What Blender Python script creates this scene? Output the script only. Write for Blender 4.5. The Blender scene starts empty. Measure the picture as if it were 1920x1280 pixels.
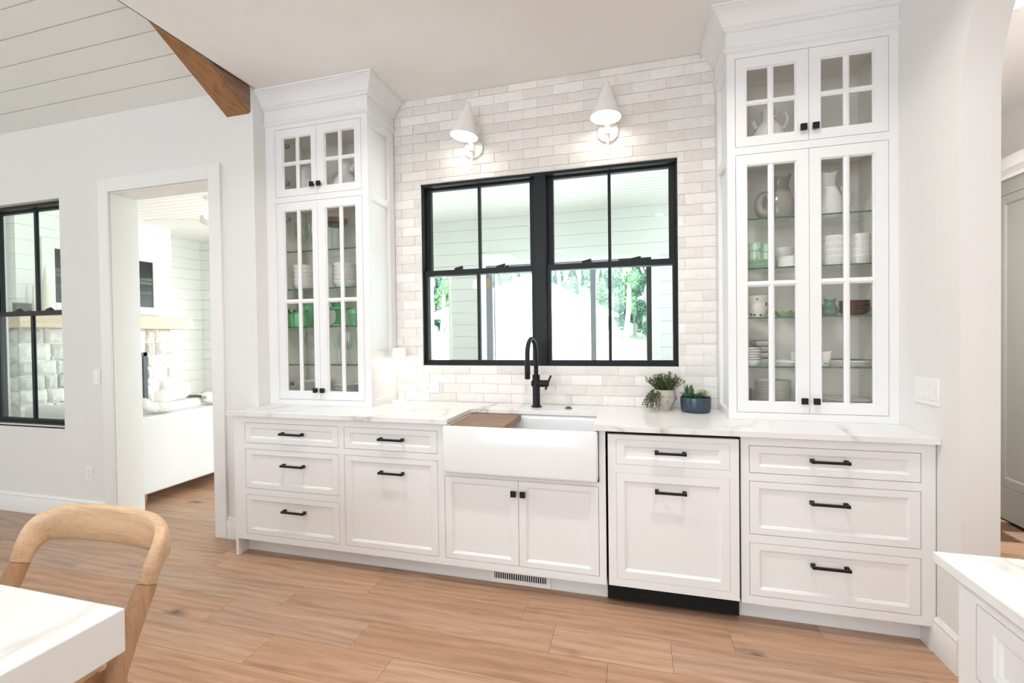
import bpy, bmesh, math, random
from mathutils import Vector, Matrix
random.seed(7)
C = bpy.context.scene.collection
SC = bpy.context.scene
PI = math.pi

# ------------------------------------------------------------------ camera
def set_camera():
    yaw, pitch, roll = 0.261759, -0.0135257, -0.0128769
    f = Vector((-math.sin(yaw)*math.cos(pitch), math.cos(yaw)*math.cos(pitch), math.sin(pitch)))
    r = Vector((math.cos(yaw), math.sin(yaw), 0)); u = r.cross(f)
    r2 = r*math.cos(roll)+u*math.sin(roll); u2 = -r*math.sin(roll)+u*math.cos(roll)
    cd = bpy.data.cameras.new('camera'); co = bpy.data.objects.new('camera', cd); C.objects.link(co)
    cd.sensor_fit = 'HORIZONTAL'; cd.sensor_width = 36.0; cd.lens = 849.888/1920*36.0
    cd.clip_start = 0.05; cd.clip_end = 200
    m = Matrix((r2, u2, -f)).transposed().to_4x4(); m.translation = Vector((0.6976, -2.9162, 1.36726))
    co.matrix_world = m; SC.camera = co
set_camera()

# ------------------------------------------------------------------ world, sun, large lights, exposure
SC.view_settings.view_transform = 'Standard'
SC.view_settings.look = 'None'
SC.view_settings.gamma = 1.0
SC.view_settings.use_curve_mapping = False
SC.view_settings.exposure = 0.22
SC.cycles.transparent_max_bounces = 32; SC.cycles.max_bounces = 14; SC.cycles.diffuse_bounces = 7
W = bpy.data.worlds.new('sky'); SC.world = W; W.use_nodes = True
bg = W.node_tree.nodes['Background']
bg.inputs[0].default_value = (0.93, 0.98, 1.0, 1); bg.inputs[1].default_value = 5.0
sd = bpy.data.lights.new('sun', 'SUN'); so = bpy.data.objects.new('sun', sd); C.objects.link(so)
sd.energy = 5.0; sd.angle = math.radians(1.0); sd.color = (1, 0.97, 0.9)
so.rotation_euler = Vector((-0.25, 0.75, -1.0)).to_track_quat('-Z', 'Y').to_euler()
def area(name, loc, direction, sx, sy, power, color, spread=180):
    d = bpy.data.lights.new(name, 'AREA'); o = bpy.data.objects.new(name, d); C.objects.link(o)
    d.shape = 'RECTANGLE'; d.size = sx; d.size_y = sy; d.energy = power; d.color = color; d.spread = math.radians(spread)
    o.location = loc; o.rotation_euler = Vector(direction).to_track_quat('-Z', 'Y').to_euler()
    return o
# added area lamps stand in for daylight: behind the photographer and to the left
area('rear_fill_light', (-1.0, -6.86, 1.9), (0.1, 1, 0.0), 3.4, 2.6, 135, (0.85, 0.935, 1.0))  # fill lamp in front of a solid wall, no window there
area('great_room_fill_light', (-6.85, -3.6, 2.2), (1, 0.12, 0.0), 4.2, 3.2, 88, (0.97, 1.0, 0.95))  # fill lamp at the solid west wall, added to light the room
area('sunroom_fill_light', (1.55, 1.2, 0.95), (-1, 0, 0.42), 1.4, 1.6, 36, (0.92, 0.98, 1.0), 100)  # unseen fill lamp added inside the sunroom to brighten it
area('hall_fill_light', (2.65, -2.9, 1.6), (0, 1, 0), 1.0, 2.0, 8, (1.0, 0.95, 0.88))  # unseen fill lamp added to brighten the hall beyond the arch

# ------------------------------------------------------------------ materials
def new_mat(name):
    m = bpy.data.materials.new(name); m.use_nodes = True
    return m, m.node_tree.nodes, m.node_tree.links, m.node_tree.nodes['Principled BSDF']
def node(nt, t, **kw):
    n = nt.new(t)
    for k, v in kw.items(): setattr(n, k, v)
    return n
def plain(name, col, rough=0.5, metal=0.0, bump=0.0, bscale=60, vary=0.0, coat=0.0, spec=0.5):
    m, N, L, B = new_mat(name)
    B.inputs['Base Color'].default_value = (*col, 1); B.inputs['Roughness'].default_value = rough
    B.inputs['Metallic'].default_value = metal; B.inputs['Coat Weight'].default_value = coat
    B.inputs['Specular IOR Level'].default_value = spec
    g = node(N, 'ShaderNodeNewGeometry')
    nz = node(N, 'ShaderNodeTexNoise'); nz.inputs['Scale'].default_value = bscale; nz.inputs['Detail'].default_value = 3
    L.new(g.outputs['Position'], nz.inputs['Vector'])
    if bump:
        b = node(N, 'ShaderNodeBump'); b.inputs['Strength'].default_value = bump; b.inputs['Distance'].default_value = 0.004
        L.new(nz.outputs['Fac'], b.inputs['Height']); L.new(b.outputs['Normal'], B.inputs['Normal'])
    if vary:
        mx = node(N, 'ShaderNodeMix', data_type='RGBA')
        mx.inputs['A'].default_value = (*[c*(1-vary) for c in col], 1); mx.inputs['B'].default_value = (*[min(1, c*(1+vary)) for c in col], 1)
        L.new(nz.outputs['Fac'], mx.inputs['Factor']); L.new(mx.outputs['Result'], B.inputs['Base Color'])
    return m
def ramp(N, stops):
    r = node(N, 'ShaderNodeValToRGB'); e = r.color_ramp.elements
    while len(e) > 1: e.remove(e[0])
    e[0].position = stops[0][0]; e[0].color = (*stops[0][1], 1)
    for p, c in stops[1:]:
        x = e.new(p); x.color = (*c, 1)
    return r
def glassy(name, tint=(1, 1, 1), ior=1.5, rough=0.0, gloss=1.0):
    m, N, L, B = new_mat(name); N.remove(B)
    t = node(N, 'ShaderNodeBsdfTransparent'); t.inputs[0].default_value = (*tint, 1)
    g = node(N, 'ShaderNodeBsdfGlossy'); g.inputs['Roughness'].default_value = rough; g.inputs[0].default_value = (gloss, gloss, gloss, 1)
    lw = node(N, 'ShaderNodeLayerWeight'); lw.inputs[0].default_value = 0.5; f0 = ((ior-1)/(ior+1))**2
    pw = node(N, 'ShaderNodeMath', operation='POWER'); pw.inputs[1].default_value = 5.0; L.new(lw.outputs['Facing'], pw.inputs[0])
    f = node(N, 'ShaderNodeMath', operation='MULTIPLY_ADD'); f.inputs[1].default_value = 1-f0; f.inputs[2].default_value = f0; L.new(pw.outputs[0], f.inputs[0])
    x = node(N, 'ShaderNodeMixShader'); L.new(f.outputs[0], x.inputs[0]); L.new(t.outputs[0], x.inputs[1]); L.new(g.outputs[0], x.inputs[2])
    L.new(x.outputs[0], N['Material Output'].inputs['Surface']); return m
def glow(name, col, strength):
    m, N, L, B = new_mat(name)
    B.inputs['Base Color'].default_value = (0.9, 0.88, 0.85, 1)
    B.inputs['Emission Color'].default_value = (*col, 1); B.inputs['Emission Strength'].default_value = strength
    return m
def wood(name, cols, axis='x', knots=0.0, rough=0.45, scale=1.0, tint=0.12, fine=1.0, ring=0.10):
    """grain along one world axis, each piece shifted and tinted by its own random number"""
    m, N, L, B = new_mat(name)
    g = node(N, 'ShaderNodeNewGeometry'); oi = node(N, 'ShaderNodeObjectInfo')
    rnd = node(N, 'ShaderNodeVectorMath', operation='MULTIPLY_ADD')
    cmb = node(N, 'ShaderNodeCombineXYZ')
    for i in range(3): L.new(oi.outputs['Random'], cmb.inputs[i])
    L.new(cmb.outputs[0], rnd.inputs[0]); rnd.inputs[1].default_value = (37.0, 53.0, 29.0); L.new(g.outputs['Position'], rnd.inputs[2])
    mp = node(N, 'ShaderNodeMapping'); L.new(rnd.outputs[0], mp.inputs['Vector'])
    s = [14.0*scale]*3; s['xyz'.index(axis)] = 1.1*scale; mp.inputs['Scale'].default_value = s
    n1 = node(N, 'ShaderNodeTexNoise'); n1.inputs['Scale'].default_value = 1.0; n1.inputs['Detail'].default_value = 5; n1.inputs['Distortion'].default_value = 1.2
    L.new(mp.outputs[0], n1.inputs['Vector'])
    mp2 = node(N, 'ShaderNodeMapping'); L.new(rnd.outputs[0], mp2.inputs['Vector'])
    s2 = [190.0*fine]*3; s2['xyz'.index(axis)] = 7.0*fine; mp2.inputs['Scale'].default_value = s2
    n2 = node(N, 'ShaderNodeTexNoise'); n2.inputs['Scale'].default_value = 1.0; n2.inputs['Detail'].default_value = 3
    L.new(mp2.outputs[0], n2.inputs['Vector'])
    wv = node(N, 'ShaderNodeTexWave', wave_type='RINGS'); wv.rings_direction = axis.upper()
    mp3 = node(N, 'ShaderNodeMapping'); L.new(rnd.outputs[0], mp3.inputs['Vector'])
    s3 = [3.2*scale]*3; s3['xyz'.index(axis)] = 0.55*scale; mp3.inputs['Scale'].default_value = s3
    L.new(mp3.outputs[0], wv.inputs['Vector']); wv.inputs['Scale'].default_value = 2.2; wv.inputs['Distortion'].default_value = 12.0; wv.inputs['Detail'].default_value = 3.0; wv.inputs['Detail Scale'].default_value = 0.8
    a = node(N, 'ShaderNodeMath', operation='MULTIPLY_ADD'); a.inputs[1].default_value = ring; L.new(wv.outputs['Fac'], a.inputs[0])
    b = node(N, 'ShaderNodeMath', operation='MULTIPLY_ADD'); b.inputs[1].default_value = 0.48; L.new(n1.outputs['Fac'], b.inputs[0])
    c = node(N, 'ShaderNodeMath', operation='MULTIPLY'); c.inputs[1].default_value = 0.42; L.new(n2.outputs['Fac'], c.inputs[0])
    L.new(c.outputs[0], b.inputs[2]); L.new(b.outputs[0], a.inputs[2])
    r = ramp(N, [(0.30, cols[0]), (0.52, cols[1]), (0.74, cols[2])]); L.new(a.outputs[0], r.inputs[0])
    hsv = node(N, 'ShaderNodeHueSaturation'); L.new(r.outputs['Color'], hsv.inputs['Color'])
    mr = node(N, 'ShaderNodeMapRange'); mr.inputs['To Min'].default_value = 1-tint; mr.inputs['To Max'].default_value = 1+tint
    L.new(oi.outputs['Random'], mr.inputs['Value']); L.new(mr.outputs[0], hsv.inputs['Value'])
    ms = node(N, 'ShaderNodeMath', operation='FRACT'); mm = node(N, 'ShaderNodeMath', operation='MULTIPLY'); mm.inputs[1].default_value = 7.31
    L.new(oi.outputs['Random'], mm.inputs[0]); L.new(mm.outputs[0], ms.inputs[0])
    mr2 = node(N, 'ShaderNodeMapRange'); mr2.inputs['To Min'].default_value = 1-1.6*tint; mr2.inputs['To Max'].default_value = 1+0.9*tint
    L.new(ms.outputs[0], mr2.inputs['Value']); L.new(mr2.outputs[0], hsv.inputs['Saturation'])
    col = hsv.outputs[0]
    if knots:
        vo = node(N, 'ShaderNodeTexVoronoi'); mp4 = node(N, 'ShaderNodeMapping'); L.new(rnd.outputs[0], mp4.inputs['Vector'])
        s4 = [5.2]*3; s4['xyz'.index(axis)] = 2.6; mp4.inputs['Scale'].default_value = s4
        n3 = node(N, 'ShaderNodeTexNoise'); n3.inputs['Scale'].default_value = 9; L.new(rnd.outputs[0], n3.inputs['Vector'])
        ad = node(N, 'ShaderNodeVectorMath', operation='MULTIPLY_ADD'); L.new(n3.outputs['Color'], ad.inputs[0]); ad.inputs[1].default_value = (0.35,)*3; L.new(mp4.outputs[0], ad.inputs[2])
        L.new(ad.outputs[0], vo.inputs['Vector']); vo.inputs['Scale'].default_value = 1.0
        kr = ramp(N, [(0.03, (1, 1, 1)), (0.13, (0.35,)*3), (0.24, (0, 0, 0))]); L.new(vo.outputs['Distance'], kr.inputs[0])
        sel = node(N, 'ShaderNodeMath', operation='GREATER_THAN'); sel.inputs[1].default_value = 0.62
        sx = node(N, 'ShaderNodeSeparateColor'); L.new(vo.outputs['Color'], sx.inputs[0]); L.new(sx.outputs[0], sel.inputs[0])
        kk = node(N, 'ShaderNodeMath', operation='MULTIPLY'); L.new(kr.outputs[0], kk.inputs[0]); L.new(sel.outputs[0], kk.inputs[1])
        k2 = node(N, 'ShaderNodeMath', operation='MULTIPLY'); k2.inputs[1].default_value = knots; L.new(kk.outputs[0], k2.inputs[0])
        mk = node(N, 'ShaderNodeMix', data_type='RGBA'); L.new(k2.outputs[0], mk.inputs['Factor']); L.new(col, mk.inputs['A']); mk.inputs['B'].default_value = (0.055, 0.032, 0.02, 1)
        col = mk.outputs['Result']
    L.new(col, B.inputs['Base Color']); B.inputs['Roughness'].default_value = rough
    bp = node(N, 'ShaderNodeBump'); bp.inputs['Strength'].default_value = 0.12; bp.inputs['Distance'].default_value = 0.002
    L.new(a.outputs[0], bp.inputs['Height']); L.new(bp.outputs[0], B.inputs['Normal'])
    return m
def masonry(name, lo, hi, bump=0.5, bscale=26, rough=0.6, spot=None):
    m, N, L, B = new_mat(name)
    g = node(N, 'ShaderNodeNewGeometry'); oi = node(N, 'ShaderNodeObjectInfo')
    n1 = node(N, 'ShaderNodeTexNoise'); n1.inputs['Scale'].default_value = bscale; n1.inputs['Detail'].default_value = 6; n1.inputs['Roughness'].default_value = 0.65
    L.new(g.outputs['Position'], n1.inputs['Vector'])
    n2 = node(N, 'ShaderNodeTexNoise'); n2.inputs['Scale'].default_value = bscale*0.3; n2.inputs['Detail'].default_value = 4; L.new(g.outputs['Position'], n2.inputs['Vector'])
    ad = node(N, 'ShaderNodeMath', operation='MULTIPLY_ADD'); ad.inputs[1].default_value = 0.55; L.new(n1.outputs['Fac'], ad.inputs[0])
    a2 = node(N, 'ShaderNodeMath', operation='MULTIPLY_ADD'); a2.inputs[1].default_value = 0.45; L.new(oi.outputs['Random'], a2.inputs[0])
    a3 = node(N, 'ShaderNodeMath', operation='MULTIPLY'); a3.inputs[1].default_value = 0.25; L.new(n2.outputs['Fac'], a3.inputs[0])
    L.new(a3.outputs[0], a2.inputs[2]); L.new(a2.outputs[0], ad.inputs[2])
    r = ramp(N, [(0.32, lo), (0.85, hi)]); L.new(ad.outputs[0], r.inputs[0]); L.new(r.outputs[0], B.inputs['Base Color'])
    B.inputs['Roughness'].default_value = rough
    b = node(N, 'ShaderNodeBump'); b.inputs['Strength'].default_value = bump; b.inputs['Distance'].default_value = 0.006
    L.new(n1.outputs['Fac'], b.inputs['Height']); L.new(b.outputs[0], B.inputs['Normal'])
    return m
def quartz(name):
    m, N, L, B = new_mat(name)
    g = node(N, 'ShaderNodeNewGeometry')
    mp = node(N, 'ShaderNodeMapping'); mp.inputs['Rotation'].default_value = (0.3, 0.2, 0.9); mp.inputs['Scale'].default_value = (1.0, 0.45, 0.8); L.new(g.outputs['Position'], mp.inputs['Vector'])
    n1 = node(N, 'ShaderNodeTexNoise'); n1.inputs['Scale'].default_value = 1.6; n1.inputs['Detail'].default_value = 5; n1.inputs['Distortion'].default_value = 0.5; L.new(mp.outputs[0], n1.inputs['Vector'])
    s = node(N, 'ShaderNodeMath', operation='SUBTRACT'); s.inputs[1].default_value = 0.5; L.new(n1.outputs['Fac'], s.inputs[0])
    ab = node(N, 'ShaderNodeMath', operation='ABSOLUTE'); L.new(s.outputs[0], ab.inputs[0])
    n2 = node(N, 'ShaderNodeTexNoise'); n2.inputs['Scale'].default_value = 2.3; L.new(g.outputs['Position'], n2.inputs['Vector'])
    r2 = ramp(N, [(0.44, (0, 0, 0)), (0.58, (1, 1, 1))]); L.new(n2.outputs['Fac'], r2.inputs[0])
    r = ramp(N, [(0.0, (0.50, 0.475, 0.45)), (0.010, (0.68, 0.66, 0.64)), (0.035, (0.775, 0.775, 0.775))]); L.new(ab.outputs[0], r.inputs[0])
    mx = node(N, 'ShaderNodeMix', data_type='RGBA'); mx.inputs['A'].default_value = (0.78, 0.785, 0.79, 1); L.new(r2.outputs[0], mx.inputs['Factor']); L.new(r.outputs[0], mx.inputs['B'])
    L.new(mx.outputs['Result'], B.inputs['Base Color']); B.inputs['Roughness'].default_value = 0.16
    return m
def art_wave(name):
    """night seascape print: dark sky, breaking white lines, grey sand"""
    m, N, L, B = new_mat(name)
    g = node(N, 'ShaderNodeTexCoord')
    sp = node(N, 'ShaderNodeSeparateXYZ'); L.new(g.outputs['Generated'], sp.inputs[0])
    nz = node(N, 'ShaderNodeTexNoise'); nz.inputs['Scale'].default_value = 5; nz.inputs['Detail'].default_value = 5; L.new(g.outputs['Generated'], nz.inputs['Vector'])
    ma = node(N, 'ShaderNodeMath', operation='MULTIPLY_ADD'); ma.inputs[1].default_value = 0.14; L.new(nz.outputs['Fac'], ma.inputs[0]); L.new(sp.outputs['Z'], ma.inputs[2])
    r = ramp(N, [(0.08, (0.06, 0.062, 0.068)), (0.36, (0.035, 0.042, 0.05)), (0.40, (0.09, 0.1, 0.11)), (0.43, (0.025, 0.035, 0.042)), (0.56, (0.02, 0.03, 0.036)), (0.60, (0.16, 0.18, 0.18)), (0.63, (0.02, 0.03, 0.036)), (0.68, (0.13, 0.15, 0.15)), (0.72, (0.012, 0.02, 0.024)), (1.0, (0.01, 0.015, 0.018))])
    L.new(ma.outputs[0], r.inputs[0]); L.new(r.outputs[0], B.inputs['Base Color']); B.inputs['Roughness'].default_value = 0.35
    return m
def spotted(name, base, spot, scale, thr):
    m, N, L, B = new_mat(name)
    g = node(N, 'ShaderNodeTexCoord')
    v = node(N, 'ShaderNodeTexVoronoi'); v.inputs['Scale'].default_value = scale; L.new(g.outputs['Object'], v.inputs['Vector'])
    r = ramp(N, [(thr*0.8, spot), (thr, base)]); L.new(v.outputs['Distance'], r.inputs[0]); L.new(r.outputs[0], B.inputs['Base Color'])
    B.inputs['Roughness'].default_value = 0.25
    return m

M = {}
M['wall'] = plain('wall_paint', (0.765, 0.76, 0.755), 0.75, bump=0.05, bscale=180)
M['ceiling'] = plain('ceiling_paint', (0.86, 0.84, 0.825), 0.85)
M['cab'] = plain('cabinet_paint', (0.795, 0.805, 0.82), 0.32)
M['trim'] = plain('trim_paint', (0.80, 0.80, 0.795), 0.4)
M['ship'] = plain('shiplap_paint', (0.765, 0.77, 0.745), 0.55)
M['sunship'] = plain('sunroom_paint', (0.79, 0.825, 0.805), 0.55)
M['sunwhite'] = plain('sunroom_white', (0.86, 0.87, 0.85), 0.6)
M['black'] = plain('black_metal', (0.009, 0.009, 0.010), 0.45, spec=0.3)
M['blackwin'] = plain('black_window_frame', (0.011, 0.013, 0.016), 0.45, spec=0.25)
M['gap'] = plain('shadow_gap', (0.05, 0.045, 0.04), 0.9)
M['inner'] = plain('cabinet_inside', (0.87, 0.845, 0.81), 0.5)
M['pane'] = glassy('cabinet_glass', (0.99, 0.99, 0.982), 1.3)
M['winpane'] = glassy('window_glass', (0.93, 0.97, 0.965), 1.4)
M['shelf'] = glassy('shelf_glass', (0.95, 0.98, 0.96), 1.35)
M['shelfedge'] = plain('shelf_glass_edge', (0.05, 0.12, 0.085), 0.2)
M['clear'] = glassy('clear_glass', (0.95, 0.97, 0.96), 1.5)
M['white'] = plain('white_porcelain', (0.82, 0.815, 0.80), 0.18)
M['sink'] = plain('fireclay', (0.79, 0.81, 0.83), 0.12)
M['quartz'] = quartz('veined_quartz')
M['floor'] = wood('oak_floor', [(0.29, 0.168, 0.104), (0.455, 0.278, 0.178), (0.555, 0.362, 0.245)], 'x', knots=0.85, rough=0.42, tint=0.10)
M['floorbase'] = plain('floor_joint', (0.11, 0.06, 0.035), 0.8)
M['beam'] = wood('beam_wood', [(0.17, 0.085, 0.04), (0.30, 0.155, 0.075), (0.38, 0.21, 0.11)], 'y', rough=0.6)
M['chair'] = wood('pale_oak', [(0.50, 0.315, 0.18), (0.64, 0.44, 0.275), (0.72, 0.53, 0.355)], 'x', rough=0.4, scale=1.6, ring=0.0, tint=0.0)
M['chairleg'] = wood('pale_oak_leg', [(0.38, 0.215, 0.115), (0.50, 0.31, 0.18), (0.60, 0.40, 0.25)], 'z', rough=0.4, scale=1.6, ring=0.0, tint=0.0)
M['board'] = wood('walnut_board', [(0.11, 0.05, 0.025), (0.24, 0.125, 0.065), (0.36, 0.21, 0.12)], 'x', knots=0.4, rough=0.5, scale=2.2)
M['mantel'] = wood('pale_mantel_wood', [(0.58, 0.44, 0.31), (0.72, 0.59, 0.45), (0.78, 0.67, 0.54)], 'y', knots=0.5, rough=0.6)
M['brick'] = masonry('washed_brick', (0.68, 0.655, 0.625), (0.84, 0.825, 0.805), bump=0.35, bscale=30, rough=0.6)
M['mortar'] = plain('mortar', (0.76, 0.735, 0.705), 0.9, bump=0.2)
M['stone'] = masonry('split_limestone', (0.52, 0.52, 0.49), (0.90, 0.90, 0.88), bump=0.7, bscale=16, rough=0.8)
M['stonemortar'] = plain('stone_mortar', (0.78, 0.77, 0.74), 0.9)
M['sofa'] = plain('white_sofa_linen', (0.80, 0.81, 0.81), 0.9, bump=0.15, bscale=400)
M['cushion'] = plain('cushion_linen', (0.84, 0.83, 0.81), 0.9, bump=0.2, bscale=200)
M['throw'] = plain('cream_throw', (0.82, 0.80, 0.76), 0.95, bump=0.4, bscale=150)
M['print'] = spotted('patterned_cloth', (0.80, 0.77, 0.72), (0.42, 0.36, 0.31), 14, 0.33)
M['sofaleg'] = plain('sofa_leg_wood', (0.36, 0.19, 0.09), 0.5)
M['green'] = plain('jadeite', (0.20, 0.56, 0.29), 0.2)
M['paleg'] = plain('pale_green_ceramic', (0.55, 0.74, 0.58), 0.2)
M['leafg'] = plain('leaf_green_glaze', (0.33, 0.55, 0.24), 0.2)
M['teal'] = plain('teal_glaze', (0.13, 0.25, 0.22), 0.15)
M['grayc'] = plain('grey_glaze', (0.33, 0.315, 0.29), 0.12)
M['brown'] = plain('brown_wood_bowl', (0.12, 0.045, 0.03), 0.4)
M['steel'] = plain('brushed_steel', (0.6, 0.58, 0.55), 0.3, 1.0)
M['hinge'] = plain('nickel_hinge', (0.22, 0.20, 0.18), 0.4, 0.8)
M['copper'] = plain('lid_wood', (0.30, 0.16, 0.09), 0.5)
M['rim'] = plain('dark_rim', (0.10, 0.075, 0.07), 0.4)
M['pattern'] = spotted('black_flower_print', (0.80, 0.78, 0.75), (0.03, 0.03, 0.03), 28, 0.22)
M['cement'] = plain('cement_pot', (0.45, 0.41, 0.36), 0.85, bump=0.3, bscale=120, vary=0.15)
M['navy'] = plain('blue_grey_glaze', (0.028, 0.050, 0.075), 0.22, vary=0.2, bscale=30)
M['soil'] = plain('soil', (0.03, 0.022, 0.016), 0.95)
M['herb'] = plain('herb_leaf', (0.09, 0.15, 0.05), 0.55, vary=0.6, bscale=70)
M['herbstem'] = plain('herb_stem', (0.13, 0.09, 0.045), 0.7)
M['agave'] = plain('agave_leaf', (0.04, 0.115, 0.045), 0.35, vary=0.3, bscale=60)
M['rosette'] = plain('rosette_leaf', (0.38, 0.44, 0.28), 0.4, vary=0.3, bscale=50)
M['plastic'] = plain('white_plastic', (0.84, 0.84, 0.84), 0.35)
M['lampwhite'] = plain('white_lamp_metal', (0.82, 0.80, 0.775), 0.4)
M['diff'] = glow('sconce_diffuser', (1, 0.95, 0.88), 3.0)
M['bulb'] = glow('table_lamp_diffuser', (1, 0.88, 0.68), 6.0)
M['lens'] = glow('downlight_lens', (1, 0.93, 0.84), 14.0)
M['pendglow'] = glow('pendant_shade', (1, 0.78, 0.5), 6.0)
M['sage'] = plain('sage_cabinet', (0.33, 0.335, 0.31), 0.45)
M['artframe'] = plain('white_frame', (0.86, 0.86, 0.85), 0.4)
M['art'] = art_wave('night_sea_print')
M['firebox'] = plain('firebox_black', (0.01, 0.011, 0.012), 0.25)
M['fireframe'] = plain('firebox_frame', (0.06, 0.085, 0.105), 0.5)
M['darkbox'] = plain('dark_grey_box', (0.10, 0.105, 0.10), 0.5)
M['candle'] = plain('cream_plaster', (0.78, 0.75, 0.66), 0.7)
M['grass'] = plain('sunlit_lawn', (0.55, 0.60, 0.45), 0.9, vary=0.2, bscale=3)
M['patio'] = plain('pale_patio', (0.78, 0.77, 0.74), 0.9)
M['canvas'] = plain('white_canvas', (0.88, 0.88, 0.87), 0.8)
M['fence'] = plain('grey_fence', (0.36, 0.42, 0.42), 0.7)
M['trunk'] = plain('birch_bark', (0.66, 0.64, 0.58), 0.9, vary=0.25, bscale=12)
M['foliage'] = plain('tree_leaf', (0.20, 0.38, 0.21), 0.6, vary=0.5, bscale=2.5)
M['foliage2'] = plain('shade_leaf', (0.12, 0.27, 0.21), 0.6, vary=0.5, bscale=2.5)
M['bank'] = plain('wooded_bank', (0.20, 0.33, 0.33), 0.9, vary=0.5, bscale=4)
M['slotdark'] = plain('slot_dark', (0.012, 0.012, 0.012), 0.7, spec=0.15)

# ------------------------------------------------------------------ mesh helpers
class MB:
    def __init__(s): s.v = []; s.f = []
    def add(s, v, f):
        n = len(s.v); s.v += [tuple(p) for p in v]; s.f += [[i+n for i in q] for q in f]; return s
    def box(s, x0, x1, y0, y1, z0, z1):
        x0, x1 = sorted((x0, x1)); y0, y1 = sorted((y0, y1)); z0, z1 = sorted((z0, z1))
        v = [(x0,y0,z0),(x1,y0,z0),(x1,y1,z0),(x0,y1,z0),(x0,y0,z1),(x1,y0,z1),(x1,y1,z1),(x0,y1,z1)]
        return s.add(v, [(0,3,2,1),(4,5,6,7),(0,1,5,4),(1,2,6,5),(2,3,7,6),(3,0,4,7)])
    def loft(s, rings, cap0=True, cap1=True, closed=True):
        n = len(rings[0]); v = [p for r in rings for p in r]; f = []
        for i in range(len(rings)-1):
            for j in range(n if closed else n-1):
                k = (j+1) % n
                f.append((i*n+j, i*n+k, (i+1)*n+k, (i+1)*n+j))
        if cap0: f.append(tuple(reversed(range(n))))
        if cap1: f.append(tuple((len(rings)-1)*n+j for j in range(n)))
        return s.add(v, f)
    def tube(s, pts, r, n=12, caps=True):
        pts = [Vector(p) for p in pts]; rr = r if isinstance(r, (list, tuple)) else [r]*len(pts)
        rings = []; up = None
        for i, p in enumerate(pts):
            t = (pts[min(i+1, len(pts)-1)]-pts[max(i-1, 0)]).normalized()
            if up is None:
                up = Vector((0, 0, 1)) if abs(t.z) < 0.9 else Vector((1, 0, 0))
            a = t.cross(up).normalized(); b = a.cross(t).normalized(); up = b
            rings.append([p+a*math.cos(2*PI*j/n)*rr[i]+b*math.sin(2*PI*j/n)*rr[i] for j in range(n)])
        return s.loft(rings, caps, caps)
    def lathe(s, prof, n=28, c=(0, 0, 0), cap0=True, cap1=True, flute=0.0, nf=20, zf=None):
        rings = []
        for k, (r, z) in enumerate(prof):
            ring = []
            for j in range(n):
                a = 2*PI*j/n; q = r
                if flute and zf and zf[0] <= k <= zf[1]: q = r*(1+flute*math.cos(nf*a))
                ring.append((c[0]+q*math.cos(a), c[1]+q*math.sin(a), c[2]+z))
            rings.append(ring)
        return s.loft(rings, cap0, cap1)
    def prism(s, poly, f0, f1):
        """poly of 2d points; f0, f1 map a 2d point to 3d for the two ends"""
        return s.loft([[f0(*p) for p in poly], [f1(*p) for p in poly]])
def wloc(o):
    v = Vector((0, 0, 0))
    while o is not None: v = v+o.location; o = o.parent
    return v
def build(name, mb, mat, parent=None, smooth=None, bevel=0, seg=2, base=None):
    me = bpy.data.meshes.new(name)
    off = wloc(parent) if parent else Vector(base or (0, 0, 0))
    me.from_pydata([tuple(Vector(p)-off) for p in mb.v], [], mb.f)
    bm = bmesh.new(); bm.from_mesh(me); bmesh.ops.recalc_face_normals(bm, faces=bm.faces); bm.to_mesh(me); bm.free()
    o = bpy.data.objects.new(name, me); C.objects.link(o)
    if mat: me.materials.append(M[mat] if isinstance(mat, str) else mat)
    if parent: o.parent = parent
    else: o.location = off
    if bevel:
        b = o.modifiers.new('edge', 'BEVEL'); b.width = bevel; b.segments = seg; b.limit_method = 'ANGLE'; b.angle_limit = math.radians(40)
        smooth = smooth or 35
    if smooth:
        me.shade_smooth(); me.set_sharp_from_angle(angle=math.radians(smooth))
    return o
def thing(name, loc, label, cat, group=None):
    o = bpy.data.objects.new(name, None); C.objects.link(o); o.location = loc; o.empty_display_size = 0.05
    return tag(o, label, cat, group)
def tag(o, label, cat, group=None):
    o['label'] = label; o['category'] = cat
    if group: o['group'] = group
    return o
def struct(o, label=None):
    o['kind'] = 'structure'
    if label: o['label'] = label
    return o
def dup(root, loc, label=None, rz=0.0, group=None, rot=None):
    r = root.copy(); C.objects.link(r); r.location = loc; r.rotation_euler = rot or (0, 0, rz)
    if label: r['label'] = label
    if group: r['group'] = group
    for ch in list(root.children):
        c = ch.copy(); C.objects.link(c); c.parent = r
        for g in list(ch.children):
            d = g.copy(); C.objects.link(d); d.parent = c
    return r
def piece(name, mesh, parent, loc, scale=(1, 1, 1), rot=(0, 0, 0)):
    o = bpy.data.objects.new(name, mesh); C.objects.link(o); o.parent = parent
    o.location = Vector(loc)-wloc(parent); o.scale = scale; o.rotation_euler = rot
    return o
def mesh_of(name, mb, mat, smooth=None):
    o = build(name, mb, mat, smooth=smooth); me = o.data; bpy.data.objects.remove(o); return me

# ================================================================== STRUCTURE
UB = {}
def unit(mat):
    if mat not in UB: UB[mat] = mesh_of('slab_'+mat, MB().box(0, 1, 0, 1, 0, 1), mat)
    return UB[mat]
def slab(name, parent, mat, x0, x1, y0, y1, z0, z1):
    return piece(name, unit(mat), parent, (x0, y0, z0), (x1-x0, y1-y0, z1-z0))

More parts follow.
